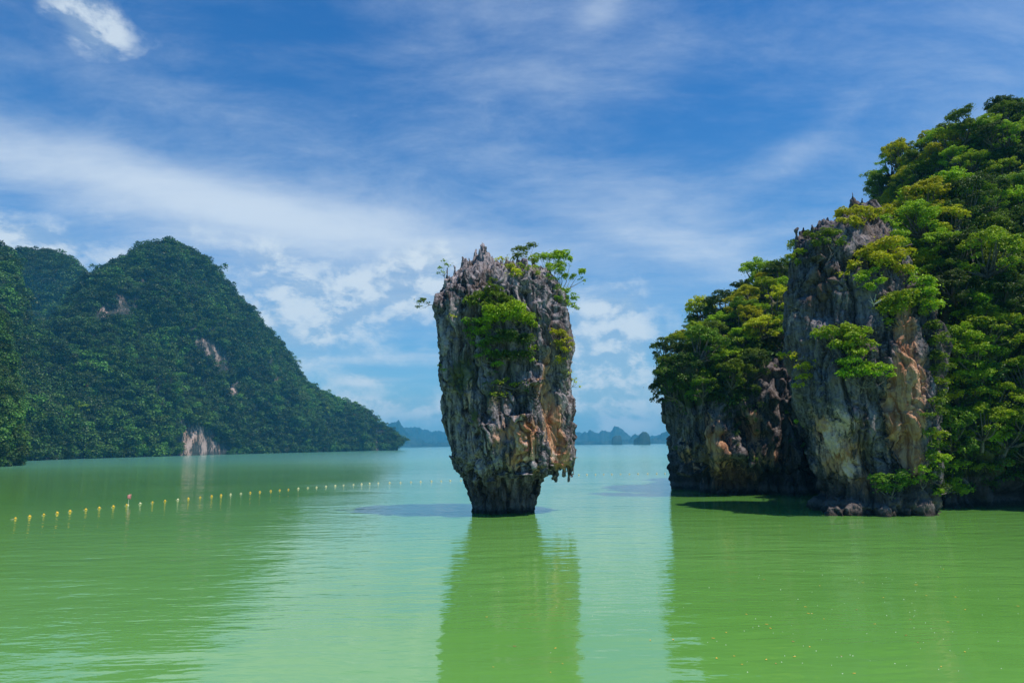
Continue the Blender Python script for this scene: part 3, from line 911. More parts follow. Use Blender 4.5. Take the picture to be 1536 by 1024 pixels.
hero_tree('yellow green bush on the right wall of the sea stack', (843, 530), [(840, 502, 13), (851, 509, 11), (838, 517, 13), (849, 525, 11), (828, 497, 8), (843, 540, 12), (854, 518, 8)], 'lime', 11, name='shrub', cat='shrub', group=SG, leaf=.15, dens=.9)
hero_tree('yellow bush near the top centre of the sea stack', (765, 428), [(763, 402, 12), (770, 412, 13), (757, 392, 9), (775, 408, 9), (748, 390, 8)], 'lime', 12, name='shrub', cat='shrub', group=SG, leaf=.15, dens=.85)
hero_tree('dark bush under the leaning tree on the right shoulder', (838, 450), [(830, 422, 9), (836, 434, 11), (840, 448, 10), (822, 415, 7)], 'mid', 13, name='shrub', cat='shrub', group=SG, leaf=.15, dens=.8)
hero_tree('leafy bush left of centre above the waist of the sea stack', (725, 545), [(718, 520, 11), (728, 515, 10), (735, 530, 12), (722, 535, 10), (745, 548, 12)], 'mid', 19, name='shrub', cat='shrub', group=SG, leaf=.15, dens=.85)
hero_tree('bright shrub sprawling over the top between the two crests', (790, 430), [(786, 400, 10), (797, 405, 11), (780, 412, 10), (806, 412, 9)], 'bright', 20, name='shrub', cat='shrub', group=SG, leaf=.15, dens=.85)
hero_tree('sprig hanging off the right wall above the far hills', (856, 582), [(866, 573, 6, 52.4), (869, 580, 4, 52.3), (861, 569, 5, 52.4), (852, 560, 8)], 'lime', 14, name='shrub', cat='shrub', group=SG, leaf=.12, dens=.6, rt=.03)
hero_tree('single tuft low on the left half of the sea stack', (707, 634), [(708, 628, 8), (705, 636, 5)], 'mid', 15, name='shrub', cat='shrub', group=SG, leaf=.12, dens=.8, rt=.03)
hero_tree('small lime tuft on the upper left wall of the sea stack', (677, 480), [(676, 475, 6), (682, 476, 4)], 'lime', 16, name='shrub', cat='shrub', group=SG, leaf=.12, dens=.8, rt=.03)
hero_tree('green tuft on the left edge below the waist of the sea stack', (664, 555), [(663, 548, 6), (667, 556, 7), (659, 549, 4)], 'mid', 17, name='shrub', cat='shrub', group=SG, leaf=.12, dens=.8, rt=.03)
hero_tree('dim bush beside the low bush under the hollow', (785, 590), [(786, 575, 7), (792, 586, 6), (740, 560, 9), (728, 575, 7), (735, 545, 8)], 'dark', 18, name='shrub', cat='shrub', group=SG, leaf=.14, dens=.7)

# trees of the pillar
PG = 'trees rooted on the grey pillar'
hero_tree('flat bright tree across the middle of the grey pillar', (1268, 560), [(1245, 503, 20), (1265, 500, 22), (1285, 507, 20), (1302, 518, 14), (1232, 498, 12), (1270, 520, 20), (1290, 530, 16)], 'bright', 21, group=PG, leaf=.17)
hero_tree('low spreading tree under the flat bright one on the pillar', (1290, 590), [(1285, 558, 18), (1303, 555, 18), (1322, 560, 16), (1268, 565, 14), (1275, 545, 16), (1335, 564, 9)], 'bright', 22, group=PG, leaf=.17)
hero_tree('lime tree leaning out left of the grey pillar', (1205, 590), [(1180, 533, 12), (1195, 536, 12), (1170, 540, 8), (1205, 553, 14), (1208, 568, 12), (1200, 580, 10), (1215, 545, 10)], 'lime', 23, group=PG, leaf=.16, dens=.85)
hero_tree('bright tree high on the pillar beneath the rock spikes', (1330, 430), [(1300, 385, 20), (1325, 372, 22), (1345, 385, 20), (1318, 395, 22), (1280, 400, 14), (1265, 412, 10), (1350, 405, 16)], 'lime', 24, group=PG, leaf=.18)
hero_tree('wide tree on the upper right of the grey pillar', (1360, 500), [(1330, 452, 18), (1350, 450, 20), (1372, 458, 18), (1320, 465, 14), (1340, 470, 18), (1385, 470, 12), (1330, 485, 14)], 'bright', 25, group=PG, leaf=.18)
hero_tree('yellow green tree among the rock spikes of the pillar top', (1290, 350), [(1270, 322, 16), (1290, 318, 16), (1305, 325, 14), (1262, 332, 12), (1285, 335, 16)], 'lime', 26, group=PG, leaf=.18)
hero_tree('round bush low on the pillar just above the water', (1340, 755), [(1325, 722, 16), (1345, 715, 16), (1355, 728, 14), (1318, 732, 10), (1338, 735, 14)], 'mid', 27, name='shrub', cat='shrub', group=PG, leaf=.16)
hero_tree('tall bush right of the round one at the pillar foot', (1385, 740), [(1380, 705, 12), (1390, 718, 12), (1378, 722, 10), (1395, 700, 9)], 'bright', 28, name='shrub', cat='shrub', group=PG, leaf=.16)
hero_tree('dark tree between the rock spikes and the left lobe', (1240, 400), [(1250, 350, 14), (1262, 365, 12), (1240, 362, 10)], 'mid', 29, group=PG, leaf=.17)
hero_tree('drooping bush at the right edge of the orange rock', (1400, 640), [(1398, 605, 14), (1412, 600, 14), (1405, 620, 14), (1392, 622, 9), (1420, 612, 10)], 'mid', 30, name='shrub', cat='shrub', group=PG, leaf=.16)
hero_tree('sprig on the dark wall left of the lime tree', (1192, 640), [(1198, 632, 7), (1205, 640, 6), (1180, 618, 5)], 'bright', 31, name='shrub', cat='shrub', group=PG, leaf=.14, dens=.7, rt=.03)
hero_tree('tree filling the upper right corner of the grey pillar', (1388, 480), [(1392, 440, 20), (1378, 425, 18), (1400, 460, 18), (1365, 412, 18), (1390, 410, 18)], 'bright', 33, group=PG, leaf=.18)
hero_tree('dark tree hugging the right edge of the orange rock', (1400, 560), [(1408, 510, 16), (1402, 535, 16), (1412, 555, 16), (1405, 490, 14)], 'mid', 34, group=PG, leaf=.18)
hero_tree('bright bush at the pillar foot beside the far right woods', (1420, 745), [(1410, 690, 16), (1430, 700, 18), (1418, 725, 18), (1440, 735, 16), (1405, 740, 12)], 'bright', 35, name='shrub', cat='shrub', group=PG, leaf=.17)
hero_tree('lime tree cresting the pillar right of its highest spikes', (1330, 345), [(1322, 305, 16), (1338, 300, 18), (1352, 312, 18), (1330, 320, 16), (1345, 330, 16)], 'lime', 36, group=PG, leaf=.18)
hero_tree('broad green tree joining the pillar top to the slope', (1365, 380), [(1360, 345, 20), (1378, 355, 20), (1370, 375, 20), (1350, 368, 16), (1385, 385, 18)], 'bright', 37, group=PG, leaf=.18)
hero_tree('hanging green bush beside the foot of the orange rock', (1398, 700), [(1396, 650, 12), (1402, 668, 14), (1396, 685, 14), (1408, 690, 14)], 'mid', 38, name='shrub', cat='shrub', group=PG, leaf=.17)
hero_tree('small tree on the grey face under the lime crest', (1300, 440), [(1292, 418, 12), (1305, 412, 14), (1316, 424, 13), (1300, 432, 12)], 'bright', 39, group=PG, leaf=.16)
hero_tree('scrubby bush below the left rock spikes of the pillar', (1222, 375), [(1214, 352, 11), (1226, 356, 12), (1236, 350, 11), (1222, 368, 11)], 'mid', 40, name='shrub', cat='shrub', group=PG, leaf=.16)
hero_tree('green tree climbing over the left corner of the pillar', (1195, 400), [(1190, 368, 13), (1200, 380, 12), (1188, 388, 12), (1198, 395, 11)], 'bright', 41, group=PG, leaf=.17)
hero_tree('leafy shrub covering the right edge above the pillar foot', (1408, 640), [(1408, 575, 14), (1414, 640, 15), (1406, 655, 14), (1416, 670, 16), (1408, 590, 12)], 'bright', 42, name='shrub', cat='shrub', group=PG, leaf=.17)
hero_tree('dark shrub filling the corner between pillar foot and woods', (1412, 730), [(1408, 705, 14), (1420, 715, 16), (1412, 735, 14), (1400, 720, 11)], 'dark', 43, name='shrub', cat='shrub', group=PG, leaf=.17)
hero_tree('bush on the ledge between rock spikes and lime tree', (1320, 345), [(1325, 330, 12), (1338, 340, 14), (1345, 355, 13)], 'bright', 32, name='shrub', cat='shrub', group=PG, leaf=.17)

# trees over the headland's slopes: sample the surface, keep what the bay can see, thin to crown spacing
rng = np.random.RandomState(3)
cen = VC[FC].mean(axis=1)
fn = np.cross(VC[FC[:, 1]] - VC[FC[:, 0]], VC[FC[:, 2]] - VC[FC[:, 0]])
area = np.linalg.norm(fn, axis=1); fn /= area[:, None] + 1e-9
cpx, cpy = project(cen)
def bare(px_, py_, z):
    """where the wall is bare limestone"""
    lim = np.interp(px_, LIMX, LIMY)
    return ((px_ < 1240) & (py_ > lim)) | ((px_ > 1180) & (px_ < 1400) & (py_ > 470)) | (z < 1.6) | ((px_ > 1395) & (py_ > 760))
BARE = bare(cpx, cpy, cen[:, 2])
def sample(ok, n, sep_, extra=None, jitter=0):
    idx = np.where(ok)[0]
    w = area[idx] / area[idx].sum()
    pick = rng.choice(idx, size=n, p=w)
    out = []
    grid = {}
    for i in pick:
        c = cen[i]; s = sep_(c)
        key = tuple((c // 4).astype(int))
        good = True
        for a in (-1, 0, 1):
            for b in (-1, 0, 1):
                for e in (-1, 0, 1):
                    for q, sq in grid.get((key[0] + a, key[1] + b, key[2] + e), ()):
                        if np.sum((q - c) ** 2) < ((s + sq) / 2) ** 2:
                            good = False
        if not good:
            continue
        grid.setdefault(key, []).append((c, s)); out.append(i)
    return out
def seen(c, tol=2.5):
    d = Vector(c) - CAMP
    L = d.length; d.normalize()
    for b in (BV_pillar, BV_cliff, BV_stack):
        l, _, _, dist = b.ray_cast(CAMP, d)
        if l is not None and dist < L - tol:
            return False
    return True
inview = (cpx > 900) & (cpx < 1640) & (cpy > 60) & (cen[:, 1] < 96)
ok = inview & ~BARE & (fn[:, 1] < .55)
cand = sample(ok, 24000, lambda c: .85 + .0135 * c[1])
cand = [i for i in cand if seen(cen[i], 3.5)]
variants = {k: [tree_data(k, 50 + 7 * j + 31 * q, rad=1.75, high=1.5 + .35 * (q % 2), leaf=.155, lean=.75) for q in range(4)] for j, k in enumerate(LEAF)}
NAME = {'lime': 'yellow green', 'bright': 'bright green', 'mid': 'mid green', 'dark': 'dark green'}
def zone(px_, py_):
    if px_ < 1235:
        if py_ < 430: return 'on the crest of the low left lobe'
        if px_ < 1060: return 'on the outer left edge of the low lobe'
        return 'on the face of the low lobe' if py_ < 520 else 'just above the bare wall of the low lobe'
    if py_ < 250: return 'on the summit of the high right slope'
    if py_ < 340: return 'on the upper right slope under the summit' if px_ > 1420 else 'on the ridge between pillar and summit'
    if py_ < 470: return 'on the middle of the right slope' if px_ > 1420 else 'on the slope beside the grey pillar'
    if py_ < 620: return 'on the lower right slope' if px_ > 1440 else 'right beside the orange rock of the pillar'
    return 'near the waterline at the far right' if px_ > 1440 else 'near the waterline right of the pillar'
cand = sorted(cand, key=lambda i: cen[i][1])[:290]
for i in cand:
    c, n = cen[i], fn[i]
    nz = perlin(np.array([c * .14 + 5]))[0]
    lobe = cpx[i] < 1235
    if lobe:
        w = {'lime': 3.2 + 5 * nz, 'bright': 2.4, 'mid': 1.6 - 2 * nz, 'dark': .6}
        if cpy[i] > 540: w = {'lime': .3, 'bright': 1, 'mid': 3, 'dark': 2}
    elif 1250 < cpx[i] < 1430 and cpy[i] < 420:
        w = {'lime': 3.4 + 4 * nz, 'bright': 3.2, 'mid': .8, 'dark': .2}
    else:
        w = {'lime': .35 + nz, 'bright': 2.2 + 4 * nz, 'mid': 2.4, 'dark': 1.3 - 2 * nz}
        if cpy[i] < 250: w = {'lime': .1, 'bright': 1.2, 'mid': 3, 'dark': 1.5}
    ks = list(w); k = rt.choices(ks, [max(.05, w[q]) for q in ks])[0]
    q = rt.randrange(4)
    s = rt.uniform(.68, 1.12)
    az_ = math.atan2(n[1], n[0]) + rt.uniform(-.5, .5)
    lab = '%s %s tree %s' % ('small' if s < .95 else 'broad' if s > 1.14 else 'medium', NAME[k], zone(cpx[i], cpy[i]))
    place_tree('broadleaf_tree', lab, 'tree', 'trees crowding the right headland', *variants[k][q], tuple(c + n * .1), az_, s, rt.uniform(.85, 1.2))

# undergrowth: leaf tufts everywhere between the trees (nobody could count them)
def gn_scatter(name, pts, rot, scl, protos, label, cat):
    """one object whose points carry leaf tufts through a small geometry node tree"""
    me = bpy.data.meshes.new(name)
    me.vertices.add(len(pts)); me.vertices.foreach_set('co', np.asarray(pts, dtype=np.float32).ravel())
    a = me.attributes.new('rot', 'FLOAT_VECTOR', 'POINT'); a.data.foreach_set('vector', np.asarray(rot, dtype=np.float32).ravel())
    a = me.attributes.new('scl', 'FLOAT_VECTOR', 'POINT'); a.data.foreach_set('vector', np.asarray(scl, dtype=np.float32).ravel())
    c = bpy.data.collections.new(name + '_tufts')
    for p in protos:
        po = bpy.data.objects.new(name + '_tuft', p); c.objects.link(po)
    o = link(name, me, label=label, cat=cat, kind='stuff')
    nt = bpy.data.node_groups.new(name, 'GeometryNodeTree')
    nt.interface.new_socket('Geometry', in_out='INPUT', socket_type='NodeSocketGeometry')
    nt.interface.new_socket('Geometry', in_out='OUTPUT', socket_type='NodeSocketGeometry')
    gi, go = nt.nodes.new('NodeGroupInput'), nt.nodes.new('NodeGroupOutput')
    ci = nt.nodes.new('GeometryNodeCollectionInfo'); ci.inputs[0].default_value = c; ci.inputs[1].default_value = True; ci.inputs[2].default_value = True
    m2p = nt.nodes.new('GeometryNodeMeshToPoints')
    ip = nt.nodes.new('GeometryNodeInstanceOnPoints'); ip.inputs['Pick Instance'].default_value = True
    ra = nt.nodes.new('GeometryNodeInputNamedAttribute'); ra.data_type = 'FLOAT_VECTOR'; ra.inputs[0].default_value = 'rot'
    sa = nt.nodes.new('GeometryNodeInputNamedAttribute'); sa.data_type = 'FLOAT_VECTOR'; sa.inputs[0].default_value = 'scl'
    e2r = nt.nodes.new('FunctionNodeEulerToRotation')
    L = nt.links.new
    L(gi.outputs[0], m2p.inputs[0]); L(m2p.outputs[0], ip.inputs['Points']); L(ci.outputs[0], ip.inputs['Instance'])
    L(ra.outputs[0], e2r.inputs[0]); L(e2r.outputs[0], ip.inputs['Rotation']); L(sa.outputs[0], ip.inputs['Scale'])
    L(ip.outputs[0], go.inputs[0])
    md = o.modifiers.new('tufts', 'NODES'); md.node_group = nt
    return o

def tuft_mesh(name, seed, r, leaf, mat, n, hull=True, zs=.7):
    rng_ = np.random.RandomState(seed)
    P, Nn = [], []
    for k in range(7):
        c = rng_.normal(size=3) * np.array([.42, .42, .25]) * r
        a, b = pad_points(c, r * .52, r * .38 * zs * 1.4, n // 7, rng_)
        P.append(a); Nn.append(b)
    P = np.concatenate(P); Nn = np.concatenate(Nn)
    V, F = leaf_quads(P, Nn, leaf, rng_, .75)
    return npmesh(name, V, F, False, [mat])

und = [tuft_mesh('undergrowth_tuft', 200 + k, .8, .2, M_under, 170) for k in range(4)]
idx = sample(inview & ~BARE & (fn[:, 1] < .6), 14000, lambda c: .85)
idx = [i for i in idx if seen(cen[i], 2.0)]
r_ = np.random.RandomState(4)
pts = cen[idx] + fn[idx] * .25
sc = r_.uniform(.6, 1.25, len(idx))
gn_scatter('undergrowth', pts, np.stack([r_.uniform(-.5, .5, len(idx)), r_.uniform(-.5, .5, len(idx)), r_.uniform(0, 6.28, len(idx))], 1),
           np.stack([sc, sc, sc], 1), und, 'dense leafy undergrowth filling the headland slopes between the trees', 'undergrowth')

# sparse creepers on the bare walls
wall = inview & BARE & (fn[:, 1] < .3) & (cen[:, 2] > 3) & (fbm(cen * .3, 2) > .32)
idx = sample(wall, 1200, lambda c: .7) if wall.sum() > 10 else []
if len(idx):
    sc = r_.uniform(.2, .5, len(idx))
    gn_scatter('ivy', cen[idx] + fn[idx] * .1, np.stack([sc * 0, sc * 0, sc * 9], 1), np.stack([sc, sc, sc * 1.5], 1), und, 'patches of creeper on the bare walls of the left lobe', 'creeper')

# bleached dead branches
def dead(label, p, seed, s):
    rg = np.random.RandomState(seed)
    o = link('dead_tree', None, None, label, 'dead tree', None, loc=p)
    tg = [Vector((rg.uniform(-1, 1), rg.uniform(-.6, -.1), rg.uniform(.1, .7))) * s for _ in range(6)]
    v, f = branches(Vector((0, .4, -.3)), [tuple(t) for t in tg], .07, rg)
    link('trunk', npmesh('trunk', v, f, True, [M_dead]), o)
h = hit(1448, 352)
if h: dead('bleached bare branches sticking out of the high right slope', h[0] - pdir(1448, 352) * 2.6, 2, 1.5)
h = hit(1312, 455)
if h: dead('thin pale dead stem against the grey rock of the pillar', h[0] - pdir(1312, 455) * .3, 5, .9)

# ------------------------------------------------------------------ wooded mountains on the left
def mountain(name, label, cols, nu, nv, back=1.0, amp=9.0, seed=0, shape=1.7, tree_h=5.0, mat=None, attr_fn=None, lift=0.0):
    """cols: (photo column, shore distance, ridge distance, photo row of the skyline). A ridge with its own front slope and back slope."""
    c = np.array(cols, dtype=float)
    pxs = np.linspace(c[0, 0], c[-1, 0], nu)
    d0 = np.interp(pxs, c[:, 0], c[:, 1]); d1 = np.interp(pxs, c[:, 0], c[:, 2]); yr = np.interp(pxs, c[:, 0], c[:, 3])
    V = np.zeros((nu, nv, 3))
    for i in range(nu):
        top = at(pxs[i], yr[i], 100.0); base = at(pxs[i], yr[i] * 0 + 668, 100.0)
        ax = top.x / 100
        H = max(1.0, CAM_H + (top.z - CAM_H) / 100 * d1[i] - tree_h)
        v = np.linspace(-0.02, 1.6, nv)
        f = np.where(v <= 1, 1 - np.abs(1 - np.clip(v, 0, 1)) ** shape, 1 - ((v - 1) / .6) ** 2 * .9)
        z = H * f - (v < 0) * 6
        yy = np.where(v <= 1, d0[i] + (d1[i] - d0[i]) * v, d1[i] + (v - 1) * (d1[i] - d0[i]) * back / .6)
        V[i, :, 0] = ax * yy; V[i, :, 1] = yy; V[i, :, 2] = z
    V = V.reshape(-1, 3)
    ii, jj = np.meshgrid(np.arange(nu - 1), np.arange(nv - 1), indexing='ij')
    a = (ii * nv + jj).ravel()
    F = np.stack([a, a + nv, a + nv + 1, a + 1], 1)
    N = normals(V, F)
    Q = V / 60 + seed
    vv = np.tile(np.linspace(-0.02, 1.6, nv), nu)
    keep = np.clip(1 - np.exp(-((vv - 1) / .22) ** 2) * .75, .1, 1) * np.clip(vv * 6, .15, 1)     # the skyline and the shore stay put
    d = amp * (fbm(Q * np.array([1, 1, .5]), 4, .5) - .9 * np.clip(ridged(Q * np.array([1.5, 1.5, .35]) + 3, 2) - .55, 0, 1) * 2) * keep + amp * .55 * (billow(Q * np.array([2.2, 2.2, .8]) + 9, 3) - .4) * keep
    V = V + N * d[:, None]
    px_, py_ = project(V)
    st = attr_fn(px_, py_) if attr_fn else np.zeros((len(V), 3))
    st = st * np.clip(.8 + 1.3 * fbm(V * np.array([.16, .16, .03]), 3, .6), 0, 1.4)[:, None]
    o = link(name, npmesh(name, V, F, True, [mat or M_far_rock], {'stain': st}), kind='structure', label=label, cat='hill')
    return V, F, bvh_of(V, F)

BARE_L = [(322, 533, 13, 9), (300, 512, 10, 5), (345, 590, 9, 12), (405, 540, 6, 10), (270, 630, 8, 6), (380, 610, 7, 8), (430, 600, 6, 8), (181, 458, 20, 17), (150, 472, 12, 11), (147, 492, 6, 12), (310, 522, 16, 11), (335, 548, 12, 12), (412, 570, 7, 9), (283, 665, 22, 24), (320, 675, 24, 11), (300, 650, 18, 12), (565, 650, 4, 22), (83, 408, 5, 7), (352, 580, 10, 9),
          (240, 600, 5, 6), (300, 470, 6, 5), (197, 628, 5, 6), (235, 652, 5, 9)]
def left_stain(px_, py_):
    st = np.zeros((len(px_), 3))
    for cx, cy, sx, sy in BARE_L:
        gg = gauss2(px_, py_, cx, cy, sx * 1.3, sy * 1.3)
        st[:, 1] += gg * .40
        if cx in (180, 412, 283, 300, 83): st[:, 0] += gg * .45
    return st

m3 = [(-90, 300, 470, 500), (0, 345, 520, 486), (50, 385, 560, 476), (90, 410, 590, 480), (112, 425, 610, 456), (128, 435, 625, 430), (145, 445, 640, 411), (160, 455, 650, 401), (180, 465, 660, 394), (200, 480, 668, 384), (212, 490, 675, 372),
      (222, 500, 680, 366), (262, 525, 690, 363), (276, 545, 700, 366), (300, 565, 715, 382), (315, 580, 728, 399), (330, 600, 740, 416), (350, 625, 755, 434), (370, 645, 770, 452), (390, 668, 785, 476), (410, 690, 800, 501),
      (425, 705, 815, 521), (437, 718, 825, 545), (450, 735, 835, 563), (470, 760, 850, 580), (490, 785, 865, 592), (512, 810, 880, 601), (530, 835, 893, 602), (545, 855, 905, 612), (560, 875, 915, 625), (575, 895, 930, 636), (585, 910, 940, 648),
      (591, 920, 945, 660), (595, 930, 948, 671)]
m2 = [(-70, 640, 800, 370), (-20, 640, 800, 380), (14, 640, 800, 385), (28, 640, 800, 378), (45, 640, 800, 375), (62, 640, 800, 374), (95, 640, 800, 377), (108, 640, 800, 386), (118, 650, 800, 397), (125, 660, 790, 412), (132, 680, 780, 440), (150, 690, 760, 500)]
m1 = [(-160, 330, 480, 330), (-60, 340, 500, 350), (-20, 345, 500, 362), (0, 350, 500, 373), (8, 355, 495, 384), (16, 360, 490, 402), (24, 365, 480, 440), (32, 370, 460, 500), (45, 378, 430, 580), (60, 385, 410, 650)]
m0 = [(-160, 205, 300, 380), (-60, 215, 300, 420), (-20, 225, 290, 455), (0, 232, 285, 482), (6, 236, 280, 520), (12, 240, 275, 565), (17, 244, 270, 610), (20, 247, 262, 650), (18.5 + 2.5, 250, 256, 688)]
hills = []
hills.append((mountain('mountain', 'tall steep wooded mountain with a rounded top filling the left side', m3, 420, 150, amp=14, tree_h=8, seed=2, attr_fn=left_stain), 7.0, 'forest', 'dense forest covering the tall rounded mountain on the left'))
hills.append((mountain('mountain', 'bluish wooded mountain with a flat top behind the tall rounded one', m2, 150, 90, amp=10, tree_h=7, seed=7, attr_fn=left_stain), 8.0, 'forest', 'forest covering the flat topped mountain behind'))
hills.append((mountain('mountain', 'wooded flank rising at the far left behind the near green slope', m1, 150, 100, amp=9, seed=12), 6.2, 'forest', 'forest on the dark flank at the far left'))
hills.append((mountain('mountain', 'near green slope cut by the left border of the view', m0, 110, 100, amp=4, seed=17, tree_h=2), 3.6, 'forest', 'lighter forest on the near slope at the left border'))

far_tuft = [tuft_mesh('canopy_tuft', 300 + k, 1.0, .215, M_forest, 560, zs=1.0) for k in range(5)]
def sample_surface(V, F, n, rg):
    c = V[F].mean(axis=1)
    nn = np.cross(V[F[:, 1]] - V[F[:, 0]], V[F[:, 3]] - V[F[:, 0]])
    ar = np.linalg.norm(nn, axis=1); nn /= ar[:, None] + 1e-9
    nn *= np.sign(nn[:, 2:3] + 1e-6)
    i = rg.choice(len(F), size=n, p=ar / ar.sum())
    u, v = rg.uniform(size=(2, n))[:, :, None]
    P = V[F[i, 0]] * (1 - u) * (1 - v) + V[F[i, 1]] * u * (1 - v) + V[F[i, 2]] * u * v + V[F[i, 3]] * (1 - u) * v
    return P, nn[i]
rg = np.random.RandomState(21)
far_spots = []
for (Vm, Fm, bv), size, nm, lab in hills:
    toward = Vm[:, 1] < 1e9
    P, Nn = sample_surface(Vm, Fm, 60000 if nm else 0, rg)
    px_, py_ = project(P)
    m = (px_ > -60) & (px_ < 620) & (P[:, 2] > 0.8)
    b = np.zeros(len(P))
    for cx, cy, sx, sy in BARE_L:
        b += gauss2(px_, py_, cx, cy, sx, sy)
    b *= 1.15 + .6 * fbm(P * np.array([.07, .07, .03]), 3, .6)
    m &= (b + rg.uniform(-.12, .12, len(P))) < .33
    P, Nn = P[m], Nn[m]
    out, grid = [], {}
    for k in range(len(P)):
        c = P[k]; s = size * (.72 + .1 * math.sin(k * 12.9))
        key = tuple((c // (size * 1.2)).astype(int)); good = True
        for a in (-1, 0, 1):
            for bb in (-1, 0, 1):
                for e in (-1, 0, 1):
                    for q in grid.get((key[0] + a, key[1] + bb, key[2] + e), ()):
                        if (q[0] - c[0]) ** 2 + (q[1] - c[1]) ** 2 + (q[2] - c[2]) ** 2 < (s * .62) ** 2:
                            good = False
        if not good:
            continue
        dv = Vector(c) - CAMP; L_ = dv.length; dv.normalize()
        l, _, _, dist = bv.ray_cast(CAMP, dv)
        if l is not None and dist < L_ - size * 2.2:
            continue
        grid.setdefault(key, []).append(c); out.append(k)
    P, Nn = P[out], Nn[out]
    n = len(P)
    s = size * (.36 + .62 * rg.uniform(0, 1, n) ** 1.5) * np.where(rg.uniform(size=n) < .08, 1.3, 1)
    gn_scatter(nm, P + Nn * (s * .25)[:, None] + np.array([0, 0, .5]), np.stack([rg.uniform(-.3, .3, n), rg.uniform(-.3, .3, n), rg.uniform(0, 6.28, n)], 1),
               np.stack([s, s, s * rg.uniform(.7, 1.15, n)], 1), far_tuft, lab, 'forest')
    far_spots.append((P, Nn, size))

# single trees that stand out of the mountain forest
P, Nn, size = far_spots[0]
px_, py_ = project(P)
FT = {k: tree_data(k, 900 + j, rad=3.6, high=4.6, leaf=.6, lean=.4) for j, k in enumerate(('lime', 'bright', 'mid'))}
for tx, ty, k, s, lab in [(590, 667, 'mid', .9, 'tree at the seaward tip of the mountain foot'), (532, 602, 'mid', 1.1, 'tall tree breaking the skyline near the low end of the mountain'), (543, 607, 'mid', 1.0, 'tree beside the tallest one on the low end skyline'),
                          (497, 592, 'mid', 1.0, 'tree on the skyline where the mountain slope flattens'), (485, 588, 'bright', .9, 'paler tree on the skyline left of the flattening'), (432, 640, 'bright', 1.2, 'light green tree low on the mountain right of its foot cliff'),
                          (400, 465 + 70, 'bright', 1.0, 'light green tree in the sunlit gully of the mountain'), (378, 520, 'lime', .9, 'yellowish tree at the head of the sunlit gully'), (487, 618, 'bright', 1.1, 'light green tree under the flattening skyline'),
                          (205, 388, 'mid', .9, 'tree on the left shoulder of the rounded summit'), (180, 392, 'mid', .8, 'small tree on the skyline left of the summit'), (232, 373, 'mid', 1.0, 'tree at the left rim of the rounded summit'),
                          (268, 373, 'mid', 1.0, 'tree at the right rim of the rounded summit'), (345, 655, 'bright', 1.0, 'light green tree directly above the foot cliff'), (305, 625, 'lime', .9, 'yellowish tree higher above the foot cliff'),
                          (120, 625, 'bright', 1.2, 'pale green tree in the dark valley woods'), (115, 660, 'bright', 1.1, 'light green tree by the shore of the dark valley'), (215, 650, 'mid', 1.1, 'round tree by the shore left of the foot cliff')]:
    j = int(np.argmin((px_ - tx) ** 2 + (py_ - ty) ** 2))
    place_tree('emergent_tree', lab, 'tree', 'trees standing out on the left mountain', *FT[k], tuple(P[j] + np.array([0, -1.5, -1.0])), rt.uniform(0, 6), s)

# ------------------------------------------------------------------ far karst hills
M_farhill = simple('far_wooded_karst', (0.012, 0.035, 0.03), (0.05, 0.075, 0.06), .02, 1.0, 1.0, 0.0)
def far_hill(label, D, prof, depth, seed, cat='hill', name='hill'):
    """a karst island at distance D whose skyline is prof (photo column,row)"""
    p = np.array(prof, dtype=float)
    n = max(40, int((p[-1, 0] - p[0, 0]) * 2.5))
    xs = np.linspace(p[0, 0], p[-1, 0], n); ys = np.interp(xs, p[:, 0], p[:, 1])
    nz = fbm(np.stack([xs * .22 + seed * 7, xs * 0 + seed, xs * 0], 1), 4, .55)
    nv = 22
    V = np.zeros((n, nv, 3))
    for i in range(n):
        q = at(xs[i], ys[i] + nz[i] * 1.6, 100.0)
        H = max(2.0, CAM_H + (q.z - CAM_H) / 100 * D)
        for j in range(nv):
            t = j / (nv - 1) * 2 - 1
            V[i, j] = (q.x / 100 * (D + depth * t), D + depth * t, H * (1 - abs(t) ** 2.2) - (3 if abs(t) > .99 else 0))
    # close the ends so the hill falls to the water on both sides
    V[0, :, 2] = -3; V[-1, :, 2] = -3
    V = V.reshape(-1, 3)
    V[:, 2] += np.where(V[:, 2] > 4, fbm(V / (D * .012), 3) * D * .0012, 0)
    ii, jj = np.meshgrid(np.arange(n - 1), np.arange(nv - 1), indexing='ij')
    a = (ii * nv + jj).ravel()
    F = np.stack([a, a + nv, a + nv + 1, a + 1], 1)
    link(name, npmesh(name, V, F, True, [M_farhill]), kind='structure', label=label, cat=cat)
far_hill('blue karst hill with a stepped peak just right of the mountain foot', 3700, [(560, 660), (572, 648), (580, 640), (584, 636), (590, 633), (594, 633), (598, 631), (602, 636), (606, 643), (613, 651), (620, 657), (626, 657), (634, 660), (642, 665), (650, 667.4)], 160, 1)
far_hill('paler hill behind the stepped peak', 4400, [(590, 650), (604, 641), (609, 640.5), (614, 643), (620, 645), (626, 644), (630, 651), (636, 657), (646, 662), (655, 662), (664, 660), (672, 656), (690, 650), (710, 655), (740, 664)], 220, 2)
far_hill('faint long ridge behind the hills left of the sea stack', 4800, [(560, 640), (600, 643), (612, 641), (622, 640), (636, 644), (648, 647), (662, 646), (680, 650), (720, 652), (780, 650), (830, 652), (880, 650)], 300, 3)
far_hill('blue serrated karst ridge with a tall head right of the sea stack', 4300, [(790, 662), (820, 656), (845, 655), (862, 652), (868, 655), (874, 650), (878, 647), (882, 648), (885, 644.5), (889, 646), (892, 648), (898, 650), (902, 646), (908, 645), (913, 648), (918, 646), (921, 640), (925, 639.5),
          (930, 641), (935, 645), (940, 649), (944, 654), (950, 656), (958, 658), (966, 660.5)], 220, 4)
